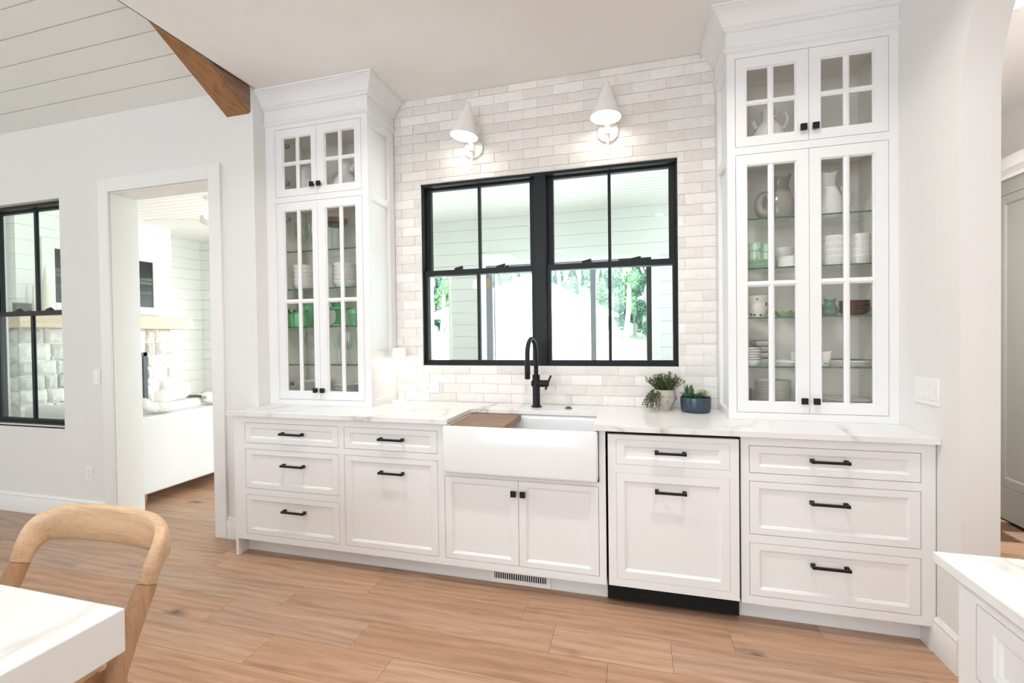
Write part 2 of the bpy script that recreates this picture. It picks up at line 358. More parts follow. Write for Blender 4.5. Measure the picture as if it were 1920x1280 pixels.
# ---- floor
floor = struct(build('floor', MB().box(-7.2, 3.6, -7.2, 3.5, -0.15, -0.012), 'floorbase'))
rf = random.Random(11)
known = {-0.82: [-1.75, 0.165], -1.01: [-2.6, -1.065, 0.843], -1.20: [-2.9, -1.335, -0.528, 0.583], -1.39: [-2.2, -0.914, -0.305, 0.55]}
for k in range(-14, 23):
    y0 = round(-0.82+0.19*k, 3); y1 = y0+0.19
    xs = [-6.55]
    kj = next((v for q, v in known.items() if abs(q-y0) < 0.01), [])
    x = -6.55
    while True:
        step = rf.uniform(0.7, 1.9); nx = x+step
        for j in kj:
            if x < j-0.02 and (nx > j-0.5): nx = j; break
        if nx > 3.1: break
        xs.append(nx); x = nx
    xs.append(3.42)
    for a, b in zip(xs, xs[1:]):
        c = (a+b)/2
        if y0 < -0.45: ok = b > -4.6 and not (y0 < -2.3 and b < -3.6)
        elif y0 > -0.46:
            ok = b < -1.2 or a > 1.95
            if y0 > 1.4 and a > 1.5: ok = False
        if not ok: continue
        if -0.46 < y0 and a < -1.8 < b: b = -1.8
        slab('plank', floor, 'floor', a+0.0006, b-0.0006, y0+0.0006, y1-0.0006, -0.012, -rf.uniform(0, 0.0005))

# ---- walls of the kitchen
def wall_xz(name, y0, y1, x0, x1, z0, z1, holes, mat):
    """wall in the xz plane with rectangular holes"""
    xs = sorted({x0, x1, *[h[0] for h in holes], *[h[1] for h in holes]}); mb = MB()
    for a, b in zip(xs, xs[1:]):
        c = (a+b)/2; hh = sorted([(h[2], h[3]) for h in holes if h[0] < c < h[1]]); z = z0
        for p, q in hh:
            if p > z: mb.box(a, b, y0, y1, z, p)
            z = q
        if z < z1: mb.box(a, b, y0, y1, z, z1)
    return struct(build(name, mb, mat))
WX0, WX1, WZ0, WZ1 = -0.735, 0.963, 1.164, 2.430
wall_back = wall_xz('wall_back', 0.007, 0.20, -1.86, 1.932, 0, 3.026, [(WX0, WX1, WZ0, WZ1)], 'mortar')
# brick-shaped tiles, one object each
rb = random.Random(5)
def brick_mesh(seed, L, H):
    r = random.Random(seed); nx, nz = 6, 3; D = 0.012; mb = MB()
    px = [[(L*i/nx, L, 0)[0] for i in range(nx+1)] for _ in range(nz+1)]
    fr = []
    for j in range(nz+1):
        row = []
        for i in range(nx+1):
            ex = (r.uniform(0, 0.0016) if i == 0 else -r.uniform(0, 0.0016) if i == nx else 0)
            ez = (r.uniform(0, 0.0018) if j == 0 else -r.uniform(0, 0.0018) if j == nz else 0)
            edge = i in (0, nx) or j in (0, nz)
            row.append((L*i/nx+ex, 0.0018+r.uniform(0, 0.0010) if edge else r.uniform(-0.0014, 0.0010), H*j/nz+ez))
        fr.append(row)
    v = [p for row in fr for p in row]; f = [(j*(nx+1)+i, j*(nx+1)+i+1, (j+1)*(nx+1)+i+1, (j+1)*(nx+1)+i) for j in range(nz) for i in range(nx)]
    rim = [(0, i) for i in range(nx+1)]+[(j, nx) for j in range(1, nz+1)]+[(nz, i) for i in range(nx-1, -1, -1)]+[(j, 0) for j in range(nz-1, 0, -1)]
    n = len(v); v += [(fr[j][i][0], D, fr[j][i][2]) for j, i in rim]
    for k in range(len(rim)):
        k2 = (k+1) % len(rim); a = rim[k][0]*(nx+1)+rim[k][1]; b = rim[k2][0]*(nx+1)+rim[k2][1]
        f.append((a, n+k, n+k2, b))
    mb.add(v, f); return mesh_of('brick_%d' % seed, mb, 'brick', smooth=50)
BL, BH, CP, BP = 0.1955, 0.0622, 0.0645, 0.1985
BM = [brick_mesh(s, BL, BH) for s in range(9)]
for k in range(33):
    z0 = 0.914+CP*k; z1 = min(z0+BH, 3.024)
    if z1-z0 < 0.01: continue
    off = 0.110 if k % 2 == 0 else 0.012
    x = off-BP*6
    while x < 1.18:
        a, b = max(x, -0.9365), min(x+BL, 1.1775); x += BP
        if b-a < 0.012: continue
        segs = [(a, b, z0, z1)]
        if z1 > WZ0 and z0 < WZ1:
            segs = []
            if a < WX0: segs.append((a, min(b, WX0-0.001), z0, z1))
            if b > WX1: segs.append((max(a, WX1+0.001), b, z0, z1))
            ca, cb = max(a, WX0), min(b, WX1)
            if cb-ca > 0.01:
                if z0 < WZ0-0.008: segs.append((ca, cb, z0, WZ0-0.001))
                if z1 > WZ1+0.008: segs.append((ca, cb, WZ1+0.001, z1))
        for (p, q, r_, s_) in segs:
            if q-p < 0.01: continue
            dj = rb.uniform(-0.0015, 0.0015)
            piece('brick', BM[rb.randrange(9)], wall_back, (p, dj, r_), ((q-p)/BL, 1, (s_-r_)/BH))
YL = -0.43
D0, D1, DZ = -3.046, -2.088, 2.472
V0, V1, VZ0, VZ1 = -4.53, -3.565, 0.697, 2.47
wall_left = wall_xz('wall_left', YL, -0.25, -7.0, -1.73, 0, 3.043, [(D0, D1, 0, DZ), (V0, V1, VZ0, VZ1)], 'wall')
struct(build('wall_return', MB().box(-1.86, -1.73, -0.25, 0.20, 0, 3.026), 'wall'))
XR = 1.932
# right wall with its elliptical arch
ya0, ya1, ae, be, zs = -0.755, -1.755, 0.5, 0.586, 2.27
def arch_profile():
    pts = [(1.62, 0), (1.62, 3.026), (-7.0, 3.026), (-7.0, 0), (ya1, 0), (ya1, zs)]
    c = (ya0+ya1)/2; N = 40
    for i in range(1, N):
        t = PI*(1-i/N); pts.append((c+ae*math.cos(t), zs+be*math.sin(t)))
    pts += [(ya0, zs), (ya0, 0)]
    return pts
def prism_concave(name, pts, x0, x1, mat):
    me = bpy.data.meshes.new(name); bm = bmesh.new()
    v0 = [bm.verts.new((x0, p[0], p[1])) for p in pts]; v1 = [bm.verts.new((x1, p[0], p[1])) for p in pts]
    n = len(pts)
    for i in range(n): bm.faces.new((v0[i], v0[(i+1) % n], v1[(i+1) % n], v1[i]))
    for vs in (v0, v1):
        f = bm.faces.new(vs); f.normal_update(); bmesh.ops.triangulate(bm, faces=[f])
    bmesh.ops.recalc_face_normals(bm, faces=bm.faces); bm.to_mesh(me); bm.free()
    o = bpy.data.objects.new(name, me); C.objects.link(o); me.materials.append(M[mat])
    me.shade_smooth(); me.set_sharp_from_angle(angle=math.radians(30)); return o
wall_right = struct(prism_concave('wall_right', arch_profile(), XR, 2.057, 'wall'))
# flat kitchen ceiling and hall ceiling, sunroom roof deck
struct(build('ceiling', MB().box(-1.72, 3.6, -7.2, 0.2, 3.026, 3.16).box(2.057, 3.6, 0.2, 1.7, 3.026, 3.16), 'ceiling'))
# vaulted great-room ceiling: sloped deck with one plank per board
SL = 0.61; th = math.atan(SL)
vault = struct(build('ceiling_vault', MB().add(
    [(-7.2, -0.19, 3.04), (-1.72, -0.19, 3.04), (-1.72, -0.43, 3.044), (-7.2, -0.43, 3.044), (-7.2, -4.0, 3.044+3.57*SL), (-1.72, -4.0, 3.044+3.57*SL), (-7.2, -7.2, 3.044+3.57*SL-3.2*SL), (-1.72, -7.2, 3.044+3.57*SL-3.2*SL),
     (-7.2, -0.19, 3.2), (-1.72, -0.19, 3.2), (-7.2, -4.0, 3.2+3.81*SL), (-1.72, -4.0, 3.2+3.81*SL), (-7.2, -7.2, 3.3), (-1.72, -7.2, 3.3)],
    [(0, 1, 2, 3), (3, 2, 5, 4), (4, 5, 7, 6), (8, 9, 11, 10), (10, 11, 13, 12), (0, 8, 10, 12, 6, 4, 3), (1, 9, 11, 13, 7, 5, 2), (0, 1, 9, 8), (6, 7, 13, 12)]), 'ship'))
for i in range(26):
    d0 = 0.1375*i+0.0025; d1 = 0.1375*(i+1)-0.0025
    p0 = (-0.43-d0*math.cos(th), 3.026+d0*math.sin(th)+0.010); p1 = (-0.43-d1*math.cos(th), 3.026+d1*math.sin(th)+0.010)
    nx_, nz_ = math.sin(th)*0.012, math.cos(th)*0.012
    mb = MB().loft([[(x, p0[0], p0[1]), (x, p1[0], p1[1]), (x, p1[0]+nx_, p1[1]+nz_), (x, p0[0]+nx_, p0[1]+nz_)] for x in (-7.0, -1.725)])
    o = build('plank', mb, 'ship', vault)
struct(build('wall_gable', MB().add([(-1.72, -0.43, 3.026), (-1.72, -7.0, 3.026), (-1.72, -7.0, 3.3), (-1.72, -4.0, 5.2), (-1.715, -0.43, 3.026), (-1.715, -7.0, 3.026), (-1.715, -7.0, 3.3), (-1.715, -4.0, 5.2)],
    [(0, 1, 2, 3), (4, 5, 6, 7), (0, 1, 5, 4), (1, 2, 6, 5), (2, 3, 7, 6), (3, 0, 4, 7)]), 'wall'))
struct(build('wall_rear', MB().box(-7.2, 3.6, -7.2, -7.0, -0.15, 4.2), 'wall'))
struct(build('wall_west', MB().box(-7.2, -7.0, -7.2, -0.19, -0.15, 5.6), 'wall'))
# hall
struct(build('wall_hall', MB().box(3.45, 3.6, -7.0, 1.62, 0, 3.026), 'wall'))
struct(build('wall_hall_end', MB().box(2.057, 3.6, 1.62, 1.7, 0, 3.026), 'wall'))

# timber beam under the vault
bx0, bx1 = -1.941, -1.748
def bz(y): return 2.864+SL*(-0.43-y)
bm_ = thing('ceiling_beam', (-1.84, -0.43, 2.864), 'brown timber beam sloping up under the vaulted plank ceiling', 'beam')
mb = MB().loft([[(bx0, y, bz(y)), (bx1-0.012, y, bz(y)), (bx1-0.012, y, bz(y)+0.176), (bx0, y, bz(y)+0.176)] for y in (-0.431, -4.0)])
build('bottom_board', mb, 'beam', bm_)
mb = MB().loft([[(bx1-0.0115, y, bz(y)+0.006), (bx1, y, bz(y)+0.006), (bx1, y, bz(y)+0.18), (bx1-0.0115, y, bz(y)+0.18)] for y in (-0.431, -4.0)])
build('side_board', mb, 'beam', bm_)

# casing round the doorway, jamb liners
def casing(name, x0, x1, z1, w, yf, t):
    o = struct(build(name, MB().box(x0-w, x0, yf-t, yf, 0, z1+w).box(x1, x1+w, yf-t, yf, 0, z1+w).box(x0, x1, yf-t, yf, z1, z1+w), 'trim', bevel=0.003))
    return o
casing('trim_1', D0+0.012, D1-0.012, DZ-0.012, 0.10, YL, 0.018)
casing('trim_2', D0+0.012, D1-0.012, DZ-0.012, 0.10, -0.232, 0.018)
struct(build('trim_3', MB().box(D0, D0+0.018, YL, -0.25, 0, DZ-0.018).box(D1-0.018, D1, YL, -0.25, 0, DZ-0.018).box(D0, D1, YL, -0.25, DZ-0.018, DZ), 'trim'))
def baseboard(name, pts, h=0.152, t=0.016, mat='trim'):
    """pts: two xy points, face to the left of the direction"""
    (xa, ya), (xb, yb_) = pts; d = Vector((xb-xa, yb_-ya, 0)).normalized(); n = Vector((-d.y, d.x, 0))
    prof = [(0, 0), (t, 0), (t, h-0.032), (t-0.003, h-0.028), (t-0.003, h-0.022), (t-0.001, h-0.016), (t-0.006, h-0.008), (t-0.010, h), (0, h)]
    return struct(build(name, MB().loft([[(p[0]+n.x*a, p[1]+n.y*a, z) for a, z in prof] for p in pts]), mat, smooth=40))
baseboard('baseboard_left', [(-3.114, YL), (-7.0, YL)])
baseboard('baseboard_return', [(-1.752, YL), (-1.999, YL)])
baseboard('baseboard_right', [(XR, ya0), (XR, -0.612)])

# ---- windows
def window(name, x0, x1, z0, z1, yf, cells, zmid, dz=0.018, lower_front=0.0, fr=0.022, locks=()):
    """double-hung: cells = list of (gx0, gx1) between jambs / mullions"""
    w = struct(build(name, MB().box(x0, x0+fr*0.5, yf-0.02, yf+0.09, z0, z1).box(x1-fr*0.5, x1, yf-0.02, yf+0.09, z0, z1)
        .box(x0, x1, yf-0.02, yf+0.09, z1-fr, z1).box(x0, x1, yf-0.02, yf+0.09, z0, z0+fr*0.7), 'blackwin'))
    for i, (a, b) in enumerate(cells):
        if i:
            m0 = cells[i-1][1]; build('mullion', MB().box(m0, a, yf-0.022, yf+0.09, z0+0.001, z1-0.001), 'blackwin', w, bevel=0.003)
        for kind, y, zz0, zz1, sl, st, sb in (('upper_sash', yf+0.055, zmid-dz, z1-fr, 0.042, 0.012, 0.02), ('lower_sash', yf+0.018, z0+0.012, zmid+dz, 0.026, 2*dz, 0.028)):
            s = build(kind, MB().box(a, a+sl, y-0.016, y+0.016, zz0, zz1).box(b-sl, b, y-0.016, y+0.016, zz0, zz1)
                .box(a+sl, b-sl, y-0.016, y+0.016, zz1-st, zz1).box(a+sl, b-sl, y-0.016, y+0.016, zz0, zz0+sb), 'blackwin', w)
            c = (a+b)/2
            build('muntin', MB().box(c-0.0095, c+0.0095, y-0.012, y+0.012, zz0+sb, zz1-st), 'blackwin', s)
            for p, q in ((a+sl, c-0.0095), (c+0.0095, b-sl)):
                build('pane', MB().box(p, q, y-0.003, y+0.003, zz0+sb, zz1-st), 'winpane', s)
            if kind == 'lower_sash':
                for f in (0.32, 0.70):
                    lx = a+(b-a)*f
                    build('sash_lock', MB().box(lx-0.030, lx+0.026, y-0.012, y+0.02, zz1, zz1+0.008).box(lx-0.014, lx+0.026, y-0.008, y+0.014, zz1+0.008, zz1+0.018).tube([(lx-0.03, y, zz1+0.01), (lx+0.03, y-0.006, zz1+0.022)], 0.005, 8), 'black', s)
    return w
window('window_1', WX0-0.003, WX1+0.002, WZ0-0.004, WZ1+0.004, 0.035, [(-0.732, 0.074), (0.150, 0.960)], 1.811)
window('window_2', V0, V1, VZ0, VZ1, -0.36, [(V0+0.01, V1-0.01)], 1.598)
struct(build('trim_4', MB().box(V0, V1, YL, -0.381, VZ0-0.01, VZ0+0.002), 'wall'))

# ================================================================== SUNROOM BEYOND THE WALL
SX0, SY1, SZ = -6.5, 3.26, 3.03
OPA, OPB = (-5.7, -1.90), (-1.33, 0.93)
far = wall_xz('wall_far', SY1+0.012, SY1+0.16, -6.7, 2.2, 0, SZ, [(*OPA, 0, 2.29), (*OPB, 0, 2.36)], 'sunship')
west = struct(build('wall_sunroom_west', MB().box(-6.7, SX0-0.012, -0.25, SY1+0.16, 0, SZ), 'sunship'))
PT = 0.17
for k in range(18):
    z0 = PT*k+0.003; z1 = min(PT*(k+1)-0.003, SZ)
    rows = [(-6.5, OPA[0]), (OPA[1], OPB[0]), (OPB[1], 2.0)]
    if z0 >= 2.36: rows = [(-6.5, 2.0)]
    for a, b in rows:
        zz1 = z1
        slab('plank', far, 'sunship', a, b, SY1, SY1+0.012, z0, zz1)
    if z0 < 2.36 < z1: pass
    slab('plank', west, 'sunship', SX0-0.012, SX0, 2.42, SY1, z0, z1)
    slab('plank', west, 'sunship', SX0-0.012, SX0, -0.25, 0.58, z0, z1)
for a, b, zt in ((*OPA, 2.29), (*OPB, 2.36)):
    slab('plank', far, 'sunship', a, b, SY1, SY1+0.012, zt, 2.378)
sceil = struct(build('ceiling_sunroom', MB().box(-6.7, 2.2, -0.25, SY1+0.16, SZ+0.012, SZ+0.16), 'sunwhite'))
k = 0; y = -0.25
while y < SY1-0.02:
    y1 = min(y+0.105, SY1)
    slab('ceiling_board', sceil, 'sunwhite', -6.5, -1.86 if y < 0.2 else 2.0, y+0.005, y1-0.005, SZ, SZ+0.012)
    y = y1
# casing and black frame of the wide patio door
struct(build('trim_5', MB().box(OPB[0]-0.06, OPB[0], SY1-0.02, SY1, 0, 2.42).box(OPB[1], OPB[1]+0.075, SY1-0.02, SY1, 0, 2.42).box(OPB[0], OPB[1], SY1-0.02, SY1, 2.36, 2.42)
    .box(OPA[1]-0.0, OPA[1]+0.03, SY1-0.02, SY1, 0, 2.35), 'sunwhite'))
dr = struct(build('door_1', MB().box(OPB[0], OPB[0]+0.05, SY1, SY1+0.12, 0, 2.36).box(OPB[1]-0.062, OPB[1], SY1-0.012, SY1+0.12, 0, 2.36).box(OPB[0], OPB[1], SY1, SY1+0.12, 2.30, 2.36), 'blackwin'))
build('meeting_stile', MB().box(0.146, 0.212, SY1-0.012, SY1+0.09, 0, 2.30), 'blackwin', dr)
build('sliding_leaf', MB().box(OPB[0]+0.05, OPB[0]+0.075, SY1+0.04, SY1+0.08, 0, 2.30).box(OPB[0]+0.1, OPB[0]+0.112, SY1+0.05, SY1+0.07, 0, 2.30), 'blackwin', dr)
build('pane', MB().box(OPB[0]+0.12, 0.155, SY1+0.055, SY1+0.061, 0.0, 2.30), 'winpane', dr)
build('pane', MB().box(0.212, OPB[1]-0.062, SY1+0.075, SY1+0.081, 0.0, 2.30), 'winpane', dr)

# chimney breast: shiplap above, stone below
BX, BY0, BY1, MZ0, MZ1 = -6.05, 0.60, 2.40, 1.525, 1.69
breast = struct(build('wall_chimney', MB().box(-6.5, BX-0.012, BY0+0.012, BY1-0.012, 0, SZ), 'sunwhite'))
for k in range(9):
    z0 = MZ1+0.17*k+0.003; z1 = min(z0+0.164, SZ)
    if z1-z0 < 0.02: continue
    slab('plank', breast, 'sunwhite', BX-0.012, BX, BY0+0.012, BY1-0.012, z0, z1)
    slab('plank', breast, 'sunwhite', -6.5, BX, BY0, BY0+0.012, z0, z1)
    slab('plank', breast, 'sunwhite', -6.5, BX, BY1-0.012, BY1, z0, z1)
rs = random.Random(3)
def stone_mesh(seed):
    r = random.Random(seed); nx, nz = 5, 4; v = []
    tilt, tz = r.uniform(-0.25, 0.25), r.uniform(-0.25, 0.25)
    for j in range(nz+1):
        for i in range(nx+1):
            edge = i in (0, nx) or j in (0, nz); a, b = i/nx-0.5, j/nz-0.5
            d = 0.30+r.uniform(-0.10, 0.10) if edge else 0.75+tilt*a+tz*b+r.uniform(-0.16, 0.16)
            v.append((d, i/nx+(r.uniform(0, 0.03)*(1 if i == 0 else -1) if i in (0, nx) else r.uniform(-0.04, 0.04)), j/nz+(r.uniform(0, 0.05)*(1 if j == 0 else -1) if j in (0, nz) else r.uniform(-0.05, 0.05))))
    f = [(j*(nx+1)+i, j*(nx+1)+i+1, (j+1)*(nx+1)+i+1, (j+1)*(nx+1)+i) for j in range(nz) for i in range(nx)]
    rim = [(0, i) for i in range(nx+1)]+[(j, nx) for j in range(1, nz+1)]+[(nz, i) for i in range(nx-1, -1, -1)]+[(j, 0) for j in range(nz-1, 0, -1)]
    n = len(v); v += [(-0.3, v[j*(nx+1)+i][1], v[j*(nx+1)+i][2]) for j, i in rim]
    for k in range(len(rim)):
        k2 = (k+1) % len(rim); f.append((rim[k][0]*(nx+1)+rim[k][1], n+k, n+k2, rim[k2][0]*(nx+1)+rim[k2][1]))
    return mesh_of('stone_%d' % seed, MB().add(v, f), 'stone', smooth=35)
SM = [stone_mesh(20+i) for i in range(8)]
FB = (1.02, 2.0, 0.32, 1.19)
z = 0.0
while z < MZ0-0.02:
    h = min(rs.choice([0.10, 0.13, 0.17, 0.20]), MZ0-z)
    if MZ0-z-h < 0.06: h = MZ0-z
    y = BY0
    while y < BY1-0.01:
        w = rs.uniform(0.12, 0.34); w = BY1-y if BY1-y-w < 0.1 else w
        segs = [(y, y+w)]
        if z+h > FB[2]+0.02 and z < FB[3]-0.02:
            segs = [(y, min(y+w, FB[0])), (max(y, FB[1]), y+w)]
        for a, b in segs:
            if b-a > 0.03: piece('stone', SM[rs.randrange(8)], breast, (BX, a+0.003, z+0.003), (0.045, b-a-0.006, h-0.006))
        y += w
    for (yy, sgn) in ((BY0, -1), (BY1, 1)):
        x = -6.5
        while x < BX-0.01:
            w = rs.uniform(0.14, 0.30); w = BX-x if BX-x-w < 0.1 else w
            if sgn < 0: piece('stone', SM[rs.randrange(8)], breast, (x+0.003, yy+0.012, z+0.003), (0.045, w-0.006, h-0.006), (0, 0, -PI/2))
            else: piece('stone', SM[rs.randrange(8)], breast, (x+w-0.003, yy-0.012, z+0.003), (0.045, w-0.006, h-0.006), (0, 0, PI/2))
            x += w
    z += h
fp = thing('fireplace_insert', (BX, 1.51, FB[2]), 'black glazed fireplace insert set in the white stone chimney', 'fireplace')
build('glass_front', MB().box(BX-0.10, BX-0.02, FB[0], FB[1], FB[2], FB[3]), 'firebox', fp)
build('frame', MB().box(BX-0.03, BX+0.02, FB[0], FB[0]+0.05, FB[2], FB[3]).box(BX-0.03, BX+0.02, FB[1]-0.05, FB[1], FB[2], FB[3]).box(BX-0.03, BX+0.02, FB[0], FB[1], FB[3]-0.05, FB[3]).box(BX-0.03, BX+0.02, FB[0], FB[1], FB[2], FB[2]+0.05), 'fireframe', fp)
tag(build('mantel_beam', MB().box(BX, -5.80, 0.49, 2.52, MZ0, MZ1).box(-6.3, BX, 0.49, 0.598, MZ0, MZ1).box(-6.3, BX, 2.402, 2.52, MZ0, MZ1), 'mantel', bevel=0.006, base=(-5.92, 1.5, MZ0)), 'pale rough timber mantel wrapping the white stone chimney', 'mantel')
ar = thing('framed_art', (BX, 1.52, 1.78), 'dark night seascape in a white frame above the timber mantel', 'picture')
build('frame', MB().box(BX, BX+0.035, 0.82, 0.945, 1.73, 2.60).box(BX, BX+0.035, 2.10, 2.225, 1.73, 2.60).box(BX, BX+0.035, 0.945, 2.10, 1.73, 1.835).box(BX, BX+0.035, 0.945, 2.10, 2.485, 2.60), 'artframe', ar, bevel=0.004)
build('print', MB().box(BX, BX+0.02, 0.945, 2.10, 1.835, 2.485), 'art', ar)
cb = thing('mantel_cone', (-5.93, 0.80, MZ1), 'tall cream cone ornament at the left of the timber mantel', 'ornament')
build('base', MB().lathe([(0.055, 0), (0.06, 0.03), (0.05, 0.08), (0.055, 0.10), (0.045, 0.13)], 16, (-5.93, 0.80, MZ1)), 'candle', cb, smooth=40)
build('cone', MB().lathe([(0.042, 0.13), (0.03, 0.28), (0.016, 0.45), (0.004, 0.56)], 16, (-5.93, 0.80, MZ1)), 'candle', cb, smooth=40)
tag(build('mantel_box', MB().box(-5.96, -5.90, 0.515, 0.655, MZ1, MZ1+0.11), 'darkbox', bevel=0.004, base=(-5.93, 0.585, MZ1)), 'small dark grey box on the left end of the mantel', 'box')
c2 = tag(build('mantel_candle', MB().lathe([(0.03, 0), (0.012, 0.02), (0.010, 0.06), (0.012, 0.08), (0.010, 0.30), (0.002, 0.33)], 12, (-5.95, 0.70, MZ1)), 'candle', smooth=40, base=(-5.95, 0.70, MZ1)), 'thin cream candlestick between the box and the cone on the mantel', 'candle')

# ceiling fan
cf = thing('ceiling_fan', (-4.1, 1.35, SZ), 'white ceiling fan hanging in the bright sunroom', 'fan')
build('rod', MB().lathe([(0.06, 0), (0.055, -0.03), (0.015, -0.04), (0.015, -0.22)], 16, (-4.1, 1.35, SZ)), 'sunwhite', cf, smooth=40)
build('motor', MB().lathe([(0.03, -0.20), (0.10, -0.22), (0.11, -0.29), (0.05, -0.33), (0.0, -0.335)], 24, (-4.1, 1.35, SZ)), 'sunwhite', cf, smooth=40)
for i in range(3):
    a = math.radians(196+120*i); ca, sa = math.cos(a), math.sin(a); mb = MB(); rings = []
    for q, hw in ((0.08, 0.03), (0.2, 0.06), (0.6, 0.065), (0.75, 0.035)):
        rings.append([(-4.1+ca*q-sa*w, 1.35+sa*q+ca*w, SZ-0.275+dz+w*0.12) for w, dz in ((-hw, 0), (hw, 0), (hw, 0.008), (-hw, 0.008))])
    build('blade', mb.loft(rings), 'sunwhite', cf)

# sofa with its back to the doorway
sx = -3.155
sf = thing('sofa', (sx-0.47, 0.75, 0), 'white linen sofa with its back to the doorway', 'sofa')
build('body', MB().box(sx-0.16, sx, -0.175, 1.75, 0.10, 0.735).box(sx-0.95, sx-0.16, -0.175, -0.03, 0.10, 0.60).box(sx-0.95, sx-0.16, 1.60, 1.75, 0.10, 0.60).box(sx-0.95, sx-0.16, -0.03, 1.60, 0.10, 0.30), 'sofa', sf, bevel=0.018, seg=3)
for a, b in ((-0.02, 0.78), (0.79, 1.59)): build('seat_cushion', MB().box(sx-0.96, sx-0.17, a, b, 0.30, 0.46), 'cushion', sf, bevel=0.03, seg=3)
for (x, y) in ((sx-0.03, -0.145), (sx-0.90, -0.145), (sx-0.03, 1.72), (sx-0.90, 1.72)):
    build('leg', MB().loft([[(x+dx*0.014, y+dy*0.014, 0) for dx, dy in ((-1,-1),(1,-1),(1,1),(-1,1))], [(x+dx*0.026, y+dy*0.026, 0.10) for dx, dy in ((-1,-1),(1,-1),(1,1),(-1,1))]]), 'sofaleg', sf)
def pillow(name, c, w, h, t, rot, mat, label, cat='cushion', group=None, seed=0):
    r = random.Random(seed); mb = MB(); n = 10; 
    for s in (1, -1):
        v = []; f = []
        for j in range(n+1):
            for i in range(n+1):
                u, q = i/n*2-1, j/n*2-1
                p = max(0, (1-u**4)*(1-q**4))**0.5
                v.append((w/2*u*(1-0.06*q*q), s*t/2*p*(1+0.12*math.sin(3*u+seed)*math.cos(2*q+seed)), h/2*q*(1-0.06*u*u)))
        f = [(j*(n+1)+i, j*(n+1)+i+1, (j+1)*(n+1)+i+1, (j+1)*(n+1)+i) for j in range(n) for i in range(n)]
        mb.add(v, f)
    R_ = Matrix.Rotation(rot[2], 4, 'Z') @ Matrix.Rotation(rot[0], 4, 'X') @ Matrix.Rotation(rot[1], 4, 'Y')
    mb.v = [tuple(Vector(c)+(R_ @ Vector(p))) for p in mb.v]
    return tag(build(name, mb, mat, smooth=60, base=c), label, cat, group)
for a, b in ((-0.02, 0.78), (0.79, 1.59)): build('back_cushion', MB().box(sx-0.37, sx-0.163, a, b, 0.465, 0.805), 'cushion', sf, bevel=0.06, seg=4)
pillow('throw_pillow', (sx-0.27, 0.315, 0.872), 0.34, 0.13, 0.12, (0.1, -0.16, PI/2), 'cushion', 'crumpled white pillow lying along the top of the sofa back', seed=3)
def drape(name, y0, y1, zt, mat, label, seed, amp):
    r = random.Random(seed); v = []; f = []; n = 18; prof = [(-0.40, -0.10), (-0.37, -0.02), (-0.31, 0.0), (-0.24, 0.004), (-0.18, -0.004), (-0.150, -0.05), (-0.10, -0.058), (-0.03, -0.060)]
    for i in range(n+1):
        yy = y0+(y1-y0)*i/n; bump = amp*math.exp(-((i/n-0.22)/0.25)**2)
        for j, (x, dz_) in enumerate(prof): v.append((sx+x+0.006*math.sin(i*1.3+j), yy+0.008*math.sin(j*2.0), zt+dz_+abs(0.008*math.sin(i*1.9+j*1.3))+(bump if j < 6 else 0.3*bump)))
    m_ = len(prof); f = [(i*m_+j, i*m_+j+1, (i+1)*m_+j+1, (i+1)*m_+j) for i in range(n) for j in range(m_-1)]
    o = tag(build(name, MB().add(v, f), mat, smooth=60, base=(sx-0.25, (y0+y1)/2, zt)), label, 'blanket')
    q = o.modifiers.new('thick', 'SOLIDIFY'); q.thickness = 0.008; q.offset = 1
drape('throw_blanket', -0.03, 0.14, 0.815, 'throw', 'cream throw blanket bunched over the near end of the sofa back', 1, 0.05)
drape('throw_blanket', 0.52, 0.85, 0.815, 'print', 'brown and cream patterned throw hanging over the middle of the sofa back', 2, 0.03)
# armchair seen through the left window
ac = thing('armchair', (-4.9, 0.42, 0), 'low white armchair seen through the black window at left', 'armchair')
build('body', MB().box(-5.45, -4.35, 0.30, 0.48, 0.14, 0.70), 'sofa', ac, bevel=0.07, seg=4)
build('seat', MB().box(-5.42, -4.38, 0.48, 0.58, 0.14, 0.42), 'cushion', ac, bevel=0.04, seg=3)
for x in (-5.35, -4.45):
    for y_ in (0.34, 0.53): build('leg', MB().box(x-0.02, x+0.02, y_-0.02, y_+0.02, 0, 0.14), 'sofaleg', ac)

# ================================================================== CABINETRY
YB, YU = -0.61, -0.33
def ymap(y): return lambda u, v, d: (u, y+d, v)
def xmap(x, s): return lambda u, v, d: (x+s*d, u, v)      # s: direction into the body
def rect_ring(mp, u0, u1, v0, v1, d, ins=0.0): return [mp(u0+ins, v0+ins, d), mp(u1-ins, v0+ins, d), mp(u1-ins, v1-ins, d), mp(u0+ins, v1-ins, d)]
def shaker(mp, u0, u1, v0, v1, fu=0.050, fv=0.040, th=0.02, deep=0.009):
    """frame-and-panel front: flat frame, small ogee step, recessed panel"""
    def ring(iu, iv, d): return [mp(u0+iu, v0+iv, d), mp(u1-iu, v0+iv, d), mp(u1-iu, v1-iv, d), mp(u0+iu, v1-iv, d)]
    return MB().loft([ring(0, 0, th), ring(0, 0, 0.0008), ring(0.0008, 0.0008, 0), ring(fu-0.010, fv-0.010, 0), ring(fu-0.007, fv-0.007, 0.0035), ring(fu-0.003, fv-0.003, 0.0045), ring(fu, fv, deep)])
